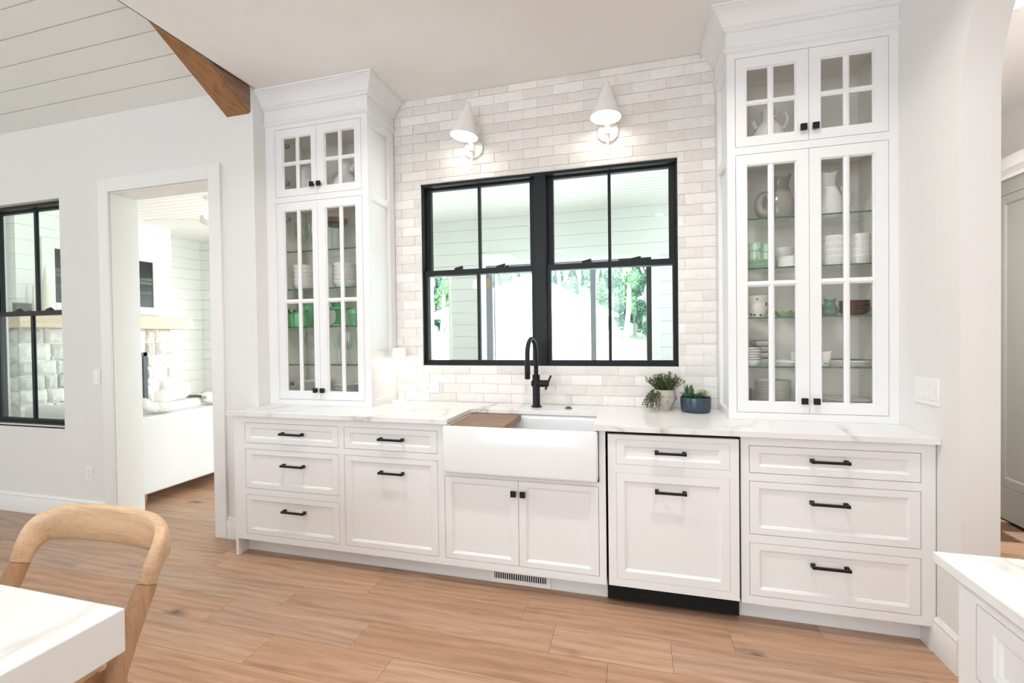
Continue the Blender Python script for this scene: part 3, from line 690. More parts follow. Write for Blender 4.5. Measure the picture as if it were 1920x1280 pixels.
def bar_pull(parent, mp, uc, v, L, out=0.032):
    """square black bar pull: two stepped feet and a bar standing off the face"""
    mb = MB()
    def bx(u0, u1, v0, v1, d0, d1):
        a, b = mp(u0, v0, d0), mp(u1, v1, d1); mb.box(a[0], b[0], a[1], b[1], a[2], b[2])
    h = L/2
    for s in (-1, 1):
        bx(uc+s*h-s*0.018 if s > 0 else uc-h, uc+h if s > 0 else uc-h+0.018, v-0.009, v+0.009, -0.0002, -0.010)
        bx(uc+h-0.013 if s > 0 else uc-h, uc+h if s > 0 else uc-h+0.013, v-0.007, v+0.007, -0.010, -out-0.0)
    bx(uc-h, uc+h, v-0.0055, v+0.0055, -out+0.010, -out-0.002)
    return build('handle', mb, 'black', parent, bevel=0.001, seg=1)
def square_knob(parent, mp, uc, v):
    mb = MB()
    def bx(u0, u1, v0, v1, d0, d1):
        a, b = mp(u0, v0, d0), mp(u1, v1, d1); mb.box(a[0], b[0], a[1], b[1], a[2], b[2])
    bx(uc-0.007, uc+0.007, v-0.007, v+0.007, -0.0002, -0.016); bx(uc-0.0145, uc+0.0145, v-0.0155, v+0.0155, -0.016, -0.027)
    return build('knob', mb, 'black', parent, bevel=0.0012, seg=1)
def face_frame(parent, y, x0, x1, z0, z1, holes, th=0.02, mat='cab'):
    """one frame with rectangular openings (plus a dark reveal behind the gaps)"""
    xs = sorted({x0, x1, *[h[0] for h in holes], *[h[1] for h in holes]}); mb = MB()
    for a, b in zip(xs, xs[1:]):
        c = (a+b)/2; hh = sorted([(h[2], h[3]) for h in holes if h[0] < c < h[1]]); z = z0
        for p, q in hh:
            if p > z+1e-6: mb.box(a, b, y, y+th, z, p)
            z = q
        if z < z1-1e-6: mb.box(a, b, y, y+th, z, z1)
    return build('face_frame', mb, mat, parent)
G = 0.0022
Z1 = (0.718, 0.842); Z2 = (0.433, 0.677); Z3 = (0.146, 0.390)
def base_unit(x0, x1, label, fronts, kick=(None, None), z1=0.886):
    t = thing('base_cabinet', ((x0+x1)/2, -0.30, 0), label, 'cabinet')
    build('carcass', MB().box(x0, x1, YB+0.0205, -0.003, 0.105, 0.880), 'gap', t)
    face_frame(t, YB, x0, x1, 0.105, z1, [(f[1]-G, f[2]+G, f[3]-G, f[4]+G) for f in fronts])
    k0, k1 = kick[0] if kick[0] is not None else x0, kick[1] if kick[1] is not None else x1
    build('toe_kick', MB().box(k0, k1, YB+0.08, YB+0.095, 0.0, 0.105), 'cab', t)
    for kind, a, b, c, d, hz, L, hx in fronts:
        mp = ymap(YB)
        f = build(kind, shaker(mp, a, b, c, d), 'cab', t)
        if L: bar_pull(f, ymap(YB), hx, hz, L)
    return t
uA = base_unit(-1.750, -0.969, 'white base cabinet with three drawers at the left end of the counter',
    [('drawer', -1.663, -0.990, *Z1, 0.785, 0.158, -1.307), ('drawer', -1.663, -0.990, *Z2, 0.592, 0.158, -1.301), ('drawer', -1.663, -0.990, *Z3, 0.312, 0.158, -1.299)], kick=(-1.732, None))
build('end_panel', MB().box(-1.750, -1.732, YB+0.0205, -0.431, 0, 0.886).box(-1.750, -1.732, YB, YB+0.0205, 0, 0.105), 'cab', uA)
uB = base_unit(-0.969, -0.335, 'white base cabinet with one drawer above a tall pull-out door, left of the sink',
    [('drawer', -0.948, -0.357, *Z1, 0.785, 0.153, -0.636), ('door', -0.948, -0.357, Z3[0], Z2[1], 0.594, 0.153, -0.636)])
uC = thing('sink_cabinet', (0.11, -0.30, 0), 'white two-door base cabinet under the farmhouse sink', 'cabinet')
build('carcass', MB().box(-0.335, 0.557, YB+0.0205, -0.003, 0.105, 0.60), 'gap', uC)
face_frame(uC, YB, -0.335, 0.557, 0.105, 0.886, [(-0.3135-G, 0.520+G, Z3[0]-G, 0.598+G), (-0.305, 0.525, 0.620, 0.886)])
build('toe_kick', MB().box(-0.335, 0.557, YB+0.08, YB+0.095, 0, 0.105), 'cab', uC)
for a, b, kx in ((-0.3135, 0.1025, 0.0805), (0.1045, 0.520, 0.131)):
    f = build('door', shaker(ymap(YB), a, b, Z3[0], 0.598), 'cab', uC); square_knob(f, ymap(YB), kx, 0.534)
uR = base_unit(1.176, 1.928, 'white base cabinet with three wide drawers right of the dishwasher',
    [('drawer', 1.213, 1.875, *Z1, 0.788, 0.150, 1.533), ('drawer', 1.213, 1.875, *Z2, 0.599, 0.150, 1.531), ('drawer', 1.213, 1.875, *Z3, 0.316, 0.150, 1.534)], kick=(None, 1.912))
build('end_panel', MB().box(1.912, 1.928, YB, YB+0.095, 0, 0.105), 'cab', uR)
# dishwasher behind a matching panel
dw = thing('dishwasher', (0.868, -0.30, 0), 'panelled dishwasher with two black pulls and a black toe grille', 'dishwasher')
build('tub', MB().box(0.562, 1.172, -0.575, -0.01, 0.02, 0.872), 'slotdark', dw)
fr_ = face_frame(dw, -0.620, 0.569, 1.166, 0.114, 0.870, [(0.609, 1.127, 0.723, 0.846), (0.609, 1.127, 0.152, 0.682)], 0.022)
fr_.name = 'front_panel'
build('backing', MB().box(0.570, 1.165, -0.598, -0.576, 0.115, 0.869), 'gap', dw)
for c, d, hz in ((0.723, 0.846, 0.792), (0.152, 0.682, 0.603)):
    f = build('panel', shaker(ymap(-0.620), 0.6098, 1.1262, c+0.0008, d-0.0008, fu=0.048, fv=0.040 if c > 0.5 else 0.050), 'cab', dw)
    bar_pull(f, ymap(-0.620), 0.8635, hz, 0.144)
build('toe_grille', MB().box(0.566, 1.160, -0.512, -0.50, 0.003, 0.098), 'slotdark', dw)
build('badge', MB().box(0.668, 0.728, -0.5145, -0.512, 0.050, 0.066), 'steel', dw, bevel=0.001)
# floor-level vent in the toe kick
vg = thing('vent_grille', (0.091, -0.532, 0.035), 'white vent grille with dark slots in the toe kick under the sink', 'vent')
build('frame', MB().box(-0.078, 0.258, -0.538, -0.531, 0.004, 0.026).box(-0.078, 0.258, -0.538, -0.531, 0.062, 0.072).box(-0.078, -0.058, -0.538, -0.531, 0.026, 0.062).box(0.238, 0.258, -0.538, -0.531, 0.026, 0.062), 'plastic', vg)
build('duct', MB().box(-0.058, 0.238, -0.5325, -0.5305, 0.026, 0.062), 'slotdark', vg)
for i in range(24): piece('slat', unit('plastic'), vg, (-0.0525+0.296*i/24, -0.5375, 0.026), (0.0045, 0.006, 0.036))

# countertop with the sink cut-out
cm = MB(); CT, CB = 0.914, 0.888
cx0, cx1, cy = -1.778, XR-0.001, -0.642
outl = [(cx0, cy), (-0.284, cy), (-0.284, -0.268), (-0.262, -0.246), (0.478, -0.246), (0.500, -0.268), (0.500, cy), (cx1, cy), (cx1, -0.001), (-1.729, -0.001), (-1.729, -0.4305), (cx0, -0.4305)]
me = bpy.data.meshes.new('countertop'); b_ = bmesh.new()
lo = [b_.verts.new((x, y, CB)) for x, y in outl]; hi = [b_.verts.new((x, y, CT)) for x, y in outl]
for i in range(len(outl)): b_.faces.new((lo[i], lo[(i+1) % len(outl)], hi[(i+1) % len(outl)], hi[i]))
for vs in (lo, hi):
    f_ = b_.faces.new(vs); f_.normal_update(); bmesh.ops.triangulate(b_, faces=[f_])
bmesh.ops.recalc_face_normals(b_, faces=b_.faces); b_.to_mesh(me); b_.free()
ct = bpy.data.objects.new('countertop', me); C.objects.link(ct); me.materials.append(M['quartz'])
bv = ct.modifiers.new('edge', 'BEVEL'); bv.width = 0.002; bv.segments = 2; bv.limit_method = 'ANGLE'
tag(ct, 'long white quartz countertop with soft grey-brown veins under the window', 'countertop')

# farmhouse sink: rounded apron front, hollow basin
def rrect(x0, x1, y0, y1, r, z, n=5):
    p = []
    for cx, cy_, a0 in ((x1-r, y0+r, -PI/2), (x1-r, y1-r, 0), (x0+r, y1-r, PI/2), (x0+r, y0+r, PI)):
        for i in range(n+1):
            a = a0+PI/2*i/n; p.append((cx+r*math.cos(a), cy_+r*math.sin(a), z))
    return p
sx0, sx1, sy0, sy1 = -0.303, 0.5215, -0.662, -0.215
sk = thing('farmhouse_sink', (0.11, -0.44, 0.63), 'white apron-front farmhouse sink below the window', 'sink')
rings = [rrect(sx0+0.008, sx1-0.008, sy0+0.008, sy1, 0.010, 0.630), rrect(sx0+0.001, sx1-0.001, sy0+0.001, sy1, 0.012, 0.637), rrect(sx0, sx1, sy0, sy1, 0.012, 0.645), rrect(sx0, sx1, sy0, sy1, 0.012, 0.872), rrect(sx0+0.003, sx1-0.003, sy0+0.003, sy1, 0.012, 0.881), rrect(sx0+0.010, sx1-0.010, sy0+0.010, sy1, 0.010, 0.8845),
         rrect(sx0+0.018, sx1-0.018, sy0+0.018, sy1-0.018, 0.012, 0.8845), rrect(sx0+0.024, sx1-0.024, sy0+0.024, sy1-0.024, 0.016, 0.879), rrect(sx0+0.026, sx1-0.026, sy0+0.026, sy1-0.026, 0.02, 0.862), rrect(sx0+0.030, sx1-0.030, sy0+0.030, sy1-0.030, 0.03, 0.690), rrect(sx0+0.06, sx1-0.06, sy0+0.06, sy1-0.06, 0.03, 0.668)]
build('basin', MB().loft(rings), 'sink', sk, smooth=50)
build('drain', MB().lathe([(0.045, 0), (0.045, 0.004), (0.03, 0.003), (0.0, 0.001)], 20, (0.11, -0.36, 0.6685)), 'steel', sk, smooth=40)
tag(build('cutting_board', MB().box(-0.276, 0.032, -0.634, -0.2425, 0.846, 0.8855), 'board', bevel=0.004, base=(-0.12, -0.44, 0.846)), 'walnut cutting board laid over the left of the farmhouse sink', 'cutting board')

# faucet
fa = thing('faucet', (0.103, -0.120, CT), 'matte black gooseneck faucet with a side lever behind the sink', 'faucet')
build('base_ring', MB().lathe([(0.033, 0), (0.033, 0.006), (0.030, 0.009)], 28, (0.103, -0.120, CT)), 'black', fa, smooth=40)
build('body', MB().lathe([(0.0235, 0.008), (0.0235, 0.120), (0.0245, 0.121), (0.0245, 0.170), (0.0235, 0.171), (0.0235, 0.203)], 28, (0.103, -0.120, CT)), 'black', fa, smooth=40)
pts = [(0.103, -0.120, CT+0.20), (0.103, -0.120, 1.245)]
for i in range(1, 17):
    a = PI*i/16; pts.append((0.103-0.010*(1-math.cos(a))/2, -0.120-0.098*(1-math.cos(a)), 1.245+0.098*math.sin(a)))
pts += [(0.093, -0.316, 1.20)]
build('neck', MB().tube(pts, 0.0142, 16), 'black', fa, smooth=50)
build('spray_head', MB().lathe([(0.0145, 0.105), (0.0165, 0.10), (0.0165, 0.004), (0.014, 0)], 20, (0.093, -0.316, 1.108)), 'black', fa, smooth=40)
build('side_valve', MB().tube([(0.120, -0.120, 1.062), (0.178, -0.120, 1.062), (0.180, -0.120, 1.062)], [0.022, 0.022, 0.020], 20), 'black', fa, smooth=40)
build('valve_cap', MB().tube([(0.086, -0.120, 1.062), (0.074, -0.120, 1.062)], [0.022, 0.018], 20), 'black', fa, smooth=40)
build('lever', MB().tube([(0.166, -0.142, 1.026), (0.201, -0.142, 1.116)], 0.0062, 10).tube([(0.178, -0.120, 1.058), (0.178, -0.145, 1.058)], 0.008, 10), 'black', fa, smooth=40)
ab = thing('air_switch_button', (0.309, -0.146, CT), 'small round dark button on the counter right of the faucet', 'button')
build('flange', MB().lathe([(0.023, 0), (0.023, 0.003), (0.019, 0.006)], 24, (0.309, -0.146, CT)), 'rim', ab, smooth=40)
build('cap', MB().lathe([(0.013, 0.006), (0.013, 0.011), (0.010, 0.013)], 20, (0.309, -0.146, CT)), 'rim', ab, smooth=40)

# ---- display cabinets on the counter
SH = [1.189, 1.446, 1.703, 1.960]
CROWN = [(0.0, 2.806), (0.011, 2.812), (0.016, 2.818), (0.016, 2.828), (0.010, 2.836), (0.004, 2.840), (0.004, 2.914), (0.013, 2.918), (0.018, 2.924), (0.018, 2.932), (0.026, 2.937), (0.030, 2.946), (0.040, 2.968), (0.056, 2.990), (0.073, 3.003), (0.078, 3.005), (0.078, 3.010), (0.087, 3.012), (0.087, 3.0255)]
def display_cabinet(x0, x1, side, label, doors, wallx):
    """side: which flank is free (+1 right, -1 left); doors: (d0, d1, g0, g1, m0, m1, knob side)"""
    t = thing('display_cabinet', ((x0+x1)/2, -0.165, CT), label, 'cabinet')
    zt = 2.83
    build('carcass', MB().box(x0+0.0205 if side < 0 else x0, x0+0.038, YU+0.0205, -0.001, CT, zt).box(x1-0.038, x1-0.0205 if side > 0 else x1, YU+0.0205, -0.001, CT, zt)
        .box(x0+0.038, x1-0.038, -0.016, -0.001, CT, zt).box(x0+0.038, x1-0.038, YU+0.0205, -0.016, CT, 0.978).box(x0+0.038, x1-0.038, YU+0.0205, -0.016, 2.292, 2.312).box(x0+0.038, x1-0.038, YU+0.0205, -0.016, 2.776, zt), 'inner', t)
    a, b = doors[0][0], doors[-1][1]
    face_frame(t, YU, min(x0, wallx) if side > 0 else x0, max(x1, wallx) if side < 0 else x1, CT+0.0005, zt, [(a-G, b+G, 2.325-G, 2.778+G), (a-G, b+G, 0.954-G, 2.282+G)])
    # free flank: frame and two recessed panels
    xf, sgn = (x1, -1) if side > 0 else (x0, 1)
    mp = xmap(xf, sgn); mb = MB()
    for p, q in ((CT+0.0005, 0.955), (2.268, 2.308), (2.752, zt)):
        v0, v1 = mp(YU+0.0205, p, 0), mp(-0.0005, q, 0.0195); mb.box(v0[0], v1[0], v0[1], v1[1], v0[2], v1[2])
    for u0, u1 in ((YU+0.0205, -0.285), (-0.070, -0.0005)):
        for p, q in ((0.955, 2.268), (2.308, 2.752)):
            v0, v1 = mp(u0, p, 0), mp(u1, q, 0.0195); mb.box(v0[0], v1[0], v0[1], v1[1], v0[2], v1[2])
    build('side_frame', mb, 'cab', t)
    for p, q in ((0.955, 2.268), (2.308, 2.752)):
        build('side_panel', MB().loft([rect_ring(mp, -0.285, -0.070, p, q, 0.0008), rect_ring(mp, -0.285, -0.070, p, q, 0.005, 0.005), rect_ring(mp, -0.285, -0.070, p, q, 0.009, 0.007), rect_ring(mp, -0.285, -0.070, p, q, 0.019, 0.007)][::1], cap0=False), 'cab', t)
    # crown
    rings = []
    for p, z in CROWN:
        if side > 0: rings.append([(wallx, YU-p, z), (x1+p, YU-p, z), (x1+p, -0.0005, z)])
        else: rings.append([(x0-p, -0.0005, z), (x0-p, YU-p, z), (wallx, YU-p, z)])
    mb = MB(); v = [q for r in rings for q in r]; n = 3
    mb.add(v, [(i*n+j, i*n+j+1, (i+1)*n+j+1, (i+1)*n+j) for i in range(len(rings)-1) for j in range(2)])
    cr = build('crown', mb, 'cab', t, smooth=25)
    # shelves
    for z in SH:
        s = build('shelf', MB().box(x0+0.040, x1-0.040, YU+0.034, -0.018, z-0.008, z), 'shelf', t)
        build('shelf_edge', MB().box(x0+0.040, x1-0.040, YU+0.0315, YU+0.034, z-0.008, z), 'shelfedge', s)
    # shelf-pin holes on the inner flank walls
    hb = MB()
    for xx, s in ((x0+0.0382, 1), (x1-0.0382, -1)):
        for yy in (-0.27, -0.06):
            for k in range(38):
                zz = 1.03+0.032*k; hb.box(xx, xx+s*0.0006, yy-0.0025, yy+0.0025, zz-0.0025, zz+0.0025)
    o = build('pin_holes', hb, 'rim', t); o['kind'] = 'stuff'
    # doors
    for (d0, d1, g0, g1, m0, m1, ks) in doors:
        for (z0, z1, gz0, gz1, q0, q1, kz) in ((2.325, 2.778, 2.379, 2.7175, 2.535, 2.561, 2.384), (0.954, 2.282, 1.011, 2.2225, 1.602, 1.6305, 1.018)):
            mb = MB(); y0, y1 = YU, YU+0.020; e = 0.006
            mb.box(d0, g0-e, y0, y1, z0, z1).box(g1+e, d1, y0, y1, z0, z1).box(g0-e, g1+e, y0, y1, z0, gz0-e).box(g0-e, g1+e, y0, y1, gz1+e, z1)
            # sloped glazing bead round every light and slim muntins
            for (a_, b_) in ((g0, m0), (m1, g1)):
                for (c_, d_) in ((gz0, q0), (q1, gz1)):
                    oa = e if a_ == g0 else (m1-m0)/2-0.004; ob = e if b_ == g1 else (m1-m0)/2-0.004
                    oc = e if c_ == gz0 else (q1-q0)/2-0.004; od = e if d_ == gz1 else (q1-q0)/2-0.004
                    o_ = [(a_-oa, y0+0.003, c_-oc), (b_+ob, y0+0.003, c_-oc), (b_+ob, y0+0.003, d_+od), (a_-oa, y0+0.003, d_+od)]
                    i_ = [(a_, y0+0.010, c_), (b_, y0+0.010, c_), (b_, y0+0.010, d_), (a_, y0+0.010, d_)]
                    k_ = [(x, y1, z) for x, _, z in i_]
                    mb.loft([o_, i_, k_], False, False)
            cx, cz = (m0+m1)/2, (q0+q1)/2
            mb.box(cx-0.0045, cx+0.0045, y0+0.0028, y1, gz0-e, gz1+e).box(g0-e, g1+e, y0+0.0029, y1, cz-0.0045, cz+0.0045)
            d = build('door', mb, 'cab', t)
            for (a_, b_) in ((g0, m0), (m1, g1)):
                for (c_, d_) in ((gz0, q0), (q1, gz1)):
                    build('pane', MB().box(a_-0.001, b_+0.001, y1-0.007, y1-0.003, c_-0.001, d_+0.001), 'pane', d)
            square_knob(d, ymap(YU), d1-0.0275 if ks > 0 else d0+0.0235, kz)
            hx = d0+0.030 if ks > 0 else d1-0.030; s_ = 1 if ks > 0 else -1
            for hz in ((z0+0.10, z1-0.10) if side > 0 and ks > 0 else ()):
                build('hinge', MB().box(hx+s_*0.012, hx+s_*0.052, y1+0.0005, y1+0.020, hz-0.012, hz+0.012).box(hx-s_*0.018, hx+s_*0.012, y1+0.008, y1+0.026, hz-0.008, hz+0.008), 'hinge', d, bevel=0.002)
    return t
display_cabinet(-1.712, -0.937, 1, 'white display cabinet left of the window holding green glassware and stemware',
    [(-1.648, -1.3215, -1.587, -1.370, -1.4915, -1.464, 1), (-1.3195, -0.986, -1.2565, -1.0405, -1.162, -1.1345, -1)], -1.7295)
display_cabinet(1.178, 1.930, -1, 'white display cabinet right of the window holding pitchers and stacked dishes',
    [(1.219, 1.552, 1.2755, 1.493, 1.371, 1.3985, 1), (1.554, 1.889, 1.6105, 1.828, 1.7055, 1.732, -1)], XR-0.0005)

# ================================================================== DISHES
def vessel(outer, t=0.004, n=32, c=(0, 0, 0), mb=None, **kw):
    """open vessel: outer profile from foot to lip, wall thickness t"""
    inner = [(max(r-t, 0.001), z) for r, z in reversed(outer) if z > outer[0][1]+t]
    prof = list(outer)+[(outer[-1][0]-t*0.5, outer[-1][1]+t*0.3)]+inner
    if len(inner) == 0 or inner[-1][0] > 0.002: prof.append((0.001, max(inner[-1][1] if inner else t, outer[0][1]+t)))
    return (mb or MB()).lathe(prof, n, c, **kw)
def handle_loop(c, r, x0, z0, x1, z1, out, n=10):
    """ear handle in the xz plane between two points, bulging by out"""
    pts = []
    for i in range(n+1):
        t = i/n; w = math.sin(PI*t)
        pts.append((c[0]+x0+(x1-x0)*t+out*w, c[1], c[2]+z0+(z1-z0)*t))
    return MB().tube(pts, r, 10)
def stack(proto, n, x, y, z, pitch, label, group, jitter=0.0015, seed=0, rzv=True):
    r = random.Random(seed)
    for i in range(n):
        loc = (x+r.uniform(-jitter, jitter), y+r.uniform(-jitter, jitter), z+pitch*i)
        o = proto if i == 0 else proto.copy()
        if i: C.objects.link(o)
        o.location = loc; o.rotation_euler = (0, 0, r.uniform(0, 6) if rzv else 0)
        tag(o, label, proto_cat(proto), group)
def proto_cat(o): return o.get('category', 'plate')
def simple(name, mb, mat, cat, smooth=40):
    o = build(name, mb, mat, smooth=smooth); o['category'] = cat; return o
LC, RC = 'left display cabinet', 'right display cabinet'
e_ = 0.0004

# left cabinet, top compartment
p = thing('pitcher', (-1.515, -0.17, 2.312+e_), 'tall narrow white pitcher in the top left of the left display cabinet', 'pitcher')
build('body', vessel([(0.050, 0), (0.056, 0.02), (0.058, 0.10), (0.050, 0.18), (0.046, 0.22), (0.052, 0.25)], 0.004, c=p.location), 'white', p, smooth=40)
build('handle', handle_loop(p.location, 0.007, 0.055, 0.08, 0.048, 0.21, 0.035), 'white', p, smooth=50)
p = thing('pitcher', (-1.205, -0.17, 2.312+e_), 'round-bellied white pitcher with a big ear handle beside the tall narrow one', 'pitcher')
build('body', vessel([(0.055, 0), (0.090, 0.03), (0.098, 0.07), (0.085, 0.12), (0.055, 0.165), (0.048, 0.20), (0.058, 0.235), (0.064, 0.25)], 0.004, c=p.location), 'white', p, smooth=40)
build('handle', handle_loop(p.location, 0.009, -0.075, 0.09, -0.052, 0.225, -0.055), 'white', p, smooth=50)
build('spout', MB().tube([(-1.165, -0.17, 2.312+0.20), (-1.135, -0.17, 2.312+0.235), (-1.118, -0.17, 2.312+0.252)], [0.028, 0.022, 0.012], 12), 'white', p, smooth=50)
# shelf at 1.96
for i, (x, y, l) in enumerate(((-1.592, -0.15, 'pressed-glass goblet at the left on the top glass shelf'), (-1.497, -0.18, 'pressed-glass goblet beside the glass jar on the top glass shelf'))):
    g = thing('goblet', (x, y, SH[3]+e_), l, 'goblet', 'hobnail goblets')
    build('foot', MB().lathe([(0.036, 0), (0.034, 0.004), (0.008, 0.012), (0.006, 0.06), (0.010, 0.075)], 24, g.location), 'clear', g, smooth=40)
    build('bowl', MB().lathe([(0.010, 0.072), (0.03, 0.10), (0.047, 0.14), (0.050, 0.19), (0.047, 0.225), (0.044, 0.225), (0.047, 0.19), (0.044, 0.14), (0.026, 0.104), (0.003, 0.085)], 40, g.location, flute=0.035, nf=20, zf=(1, 4)), 'clear', g, smooth=25)
j = thing('glass_jar', (-1.294, -0.17, SH[3]+e_), 'tall clear glass jar with a round wooden lid', 'jar')
build('body', vessel([(0.062, 0), (0.067, 0.01), (0.067, 0.185), (0.064, 0.198)], 0.003, c=j.location), 'clear', j, smooth=40)
build('lid', MB().lathe([(0.072, 0.199), (0.076, 0.203), (0.076, 0.226), (0.072, 0.231)], 36, j.location), 'copper', j, smooth=40)
build('lid_plug', MB().lathe([(0.060, 0.182), (0.060, 0.1985)], 30, j.location), 'rim', j, smooth=40)
# shelf at 1.703: bowls
bw = lambda R, H, t=0.004: vessel([(R*0.55, 0), (R*0.62, H*0.05), (R*0.88, H*0.45), (R*0.97, H*0.8), (R, H)], t)
stack(simple('bowl', bw(0.082, 0.052), 'white', 'bowl'), 5, -1.550, -0.18, SH[2]+e_, 0.030, 'white bowl in the stack at left on the second glass shelf of the left cabinet', 'white bowls stacked at left', seed=1)
stack(simple('bowl', bw(0.084, 0.054), 'white', 'bowl'), 5, -1.225, -0.18, SH[2]+e_, 0.029, 'white bowl in the stack at right on the second glass shelf of the left cabinet', 'white bowls stacked at right', seed=2)
stack(simple('cup', vessel([(0.030, 0), (0.036, 0.01), (0.040, 0.05), (0.041, 0.085)], 0.003), 'white', 'cup'), 4, -1.39, -0.085, SH[2]+e_, 0.030, 'white cup in the narrow stack behind the bowls', 'white cups stacked at the back', seed=3)
# shelf at 1.446: jadeite
def square_jar(x, y, label):
    t = thing('canister', (x, y, SH[1]+e_), label, 'canister', 'square green canisters')
    def sq(w, z, r): return rrect(x-w, x+w, y-w, y+w, r, SH[1]+e_+z, 4)
    build('body', MB().loft([sq(0.040, 0, 0.010), sq(0.043, 0.004, 0.011), sq(0.043, 0.080, 0.011), sq(0.038, 0.094, 0.014), sq(0.030, 0.102, 0.02)]), 'green', t, smooth=40)
    build('lid', MB().lathe([(0.031, 0.1025), (0.032, 0.104), (0.032, 0.118), (0.029, 0.121)], 28, (x, y, SH[1]+e_)), 'steel', t, smooth=40)
square_jar(-1.628, -0.23, 'green glass canister with a metal lid, the left one of the pair')
square_jar(-1.527, -0.235, 'green glass canister with a metal lid, the right one of the pair')
t = thing('planter', (-1.555, -0.11, SH[1]+e_), 'green fluted glass pot behind the right canister', 'pot')
build('body', vessel([(0.052, 0), (0.054, 0.02), (0.060, 0.12), (0.066, 0.15)], 0.004, n=48, c=t.location, flute=0.03, nf=16, zf=(0, 3)), 'green', t, smooth=30)
t = thing('cake_stand', (-1.283, -0.18, SH[1]+e_), 'green glass cake stand on the third glass shelf', 'cake stand')
build('plate', MB().lathe([(0.014, 0.112), (0.085, 0.114), (0.092, 0.118), (0.094, 0.126), (0.090, 0.124), (0.0, 0.119)], 40, t.location), 'green', t, smooth=40)
build('pedestal', MB().lathe([(0.068, 0), (0.066, 0.004), (0.040, 0.014), (0.022, 0.032), (0.016, 0.06), (0.018, 0.10), (0.028, 0.112)], 32, t.location), 'green', t, smooth=40)
tag(build('bowl', vessel([(0.030, 0), (0.040, 0.02), (0.050, 0.055), (0.055, 0.075)], 0.004, n=40, c=(-1.285, -0.18, SH[1]+0.121), flute=0.03, nf=14, zf=(1, 3)), 'green', smooth=30, base=(-1.285, -0.18, SH[1]+0.121)), 'small fluted green bowl standing on the green cake stand', 'bowl')
tag(build('tumbler', vessel([(0.027, 0), (0.030, 0.01), (0.040, 0.080), (0.043, 0.082), (0.044, 0.110)], 0.003, c=(-1.142, -0.20, SH[1]+e_)), 'green', smooth=40, base=(-1.142, -0.20, SH[1])), 'green glass tumbler right of the green cake stand', 'tumbler')
# shelf at 1.189: stemware
def stem_glass(name, prof_bowl, hs, rf_, mat='clear'):
    t = bpy.data.objects.new(name, None); C.objects.link(t)
    build('stem', MB().lathe([(rf_, 0), (rf_*0.95, 0.003), (0.006, 0.008), (0.0038, 0.03), (0.0038, hs-0.01), (0.007, hs)], 20), mat, t, smooth=40)
    build('bowl', MB().lathe([(0.006, hs-0.001)]+prof_bowl+[(r-0.0016, z) for r, z in reversed(prof_bowl)]+[(0.002, hs+0.004)], 28), mat, t, smooth=40)
    return t
bg_ = stem_glass('wine_glass', [(0.03, 0.108), (0.052, 0.135), (0.056, 0.16), (0.048, 0.20), (0.041, 0.222)], 0.10, 0.036)
bg_.location = (-1.502, -0.18, SH[0]+e_); tag(bg_, 'large balloon wine glass alone on the lowest glass shelf', 'wine glass')
fl = stem_glass('flute_glass', [(0.014, 0.105), (0.022, 0.13), (0.025, 0.17), (0.023, 0.215)], 0.095, 0.030)
for i, (x, y) in enumerate(((-1.352, -0.23), (-1.312, -0.12), (-1.278, -0.21), (-1.238, -0.12), (-1.193, -0.21), (-1.145, -0.14))):
    o = fl if i == 0 else dup(fl, (0, 0, 0)); o.location = (x, y, SH[0]+e_)
    tag(o, 'slim stemmed glass in the row at right on the lowest glass shelf', 'wine glass', 'slim stemmed glasses')
pl = lambda R, h=0.012, t=0.003: MB().lathe([(R*0.6, 0), (R*0.62, 0.001), (R*0.72, h*0.35), (R*0.98, h*0.9), (R, h), (R*0.985, h+t*0.5), (R*0.70, h*0.35+t), (R*0.6, t+0.0005), (0.001, t+0.0005)], 40)
stack(simple('plate', pl(0.098), 'white', 'plate'), 12, -1.525, -0.165, 0.978+e_, 0.0065, 'white plate in the stack at the bottom left of the left cabinet', 'white plates at bottom left', seed=4)
stack(simple('plate', pl(0.092), 'white', 'plate'), 9, -1.235, -0.165, 0.978+e_, 0.0065, 'white plate in the stack at the bottom right of the left cabinet', 'white plates at bottom right', seed=5)

# right cabinet, top compartment
p = thing('jug', (1.412, -0.17, 2.312+e_), 'white round jug with a loop handle in the top of the right display cabinet', 'jug')
build('body', vessel([(0.062, 0), (0.082, 0.04), (0.085, 0.08), (0.075, 0.13), (0.052, 0.17), (0.030, 0.195), (0.027, 0.22), (0.036, 0.25)], 0.004, c=p.location), 'white', p, smooth=40)
build('handle', MB().tube([(1.438, -0.17, 2.52), (1.452, -0.17, 2.545), (1.478, -0.17, 2.553), (1.500, -0.17, 2.538), (1.507, -0.17, 2.508), (1.497, -0.17, 2.475), (1.478, -0.17, 2.452)], 0.0095, 12), 'white', p, smooth=60)
build('spout', MB().tube([(1.355, -0.17, 2.47), (1.342, -0.17, 2.495), (1.336, -0.17, 2.508)], [0.016, 0.012, 0.015], 14), 'white', p, smooth=50)
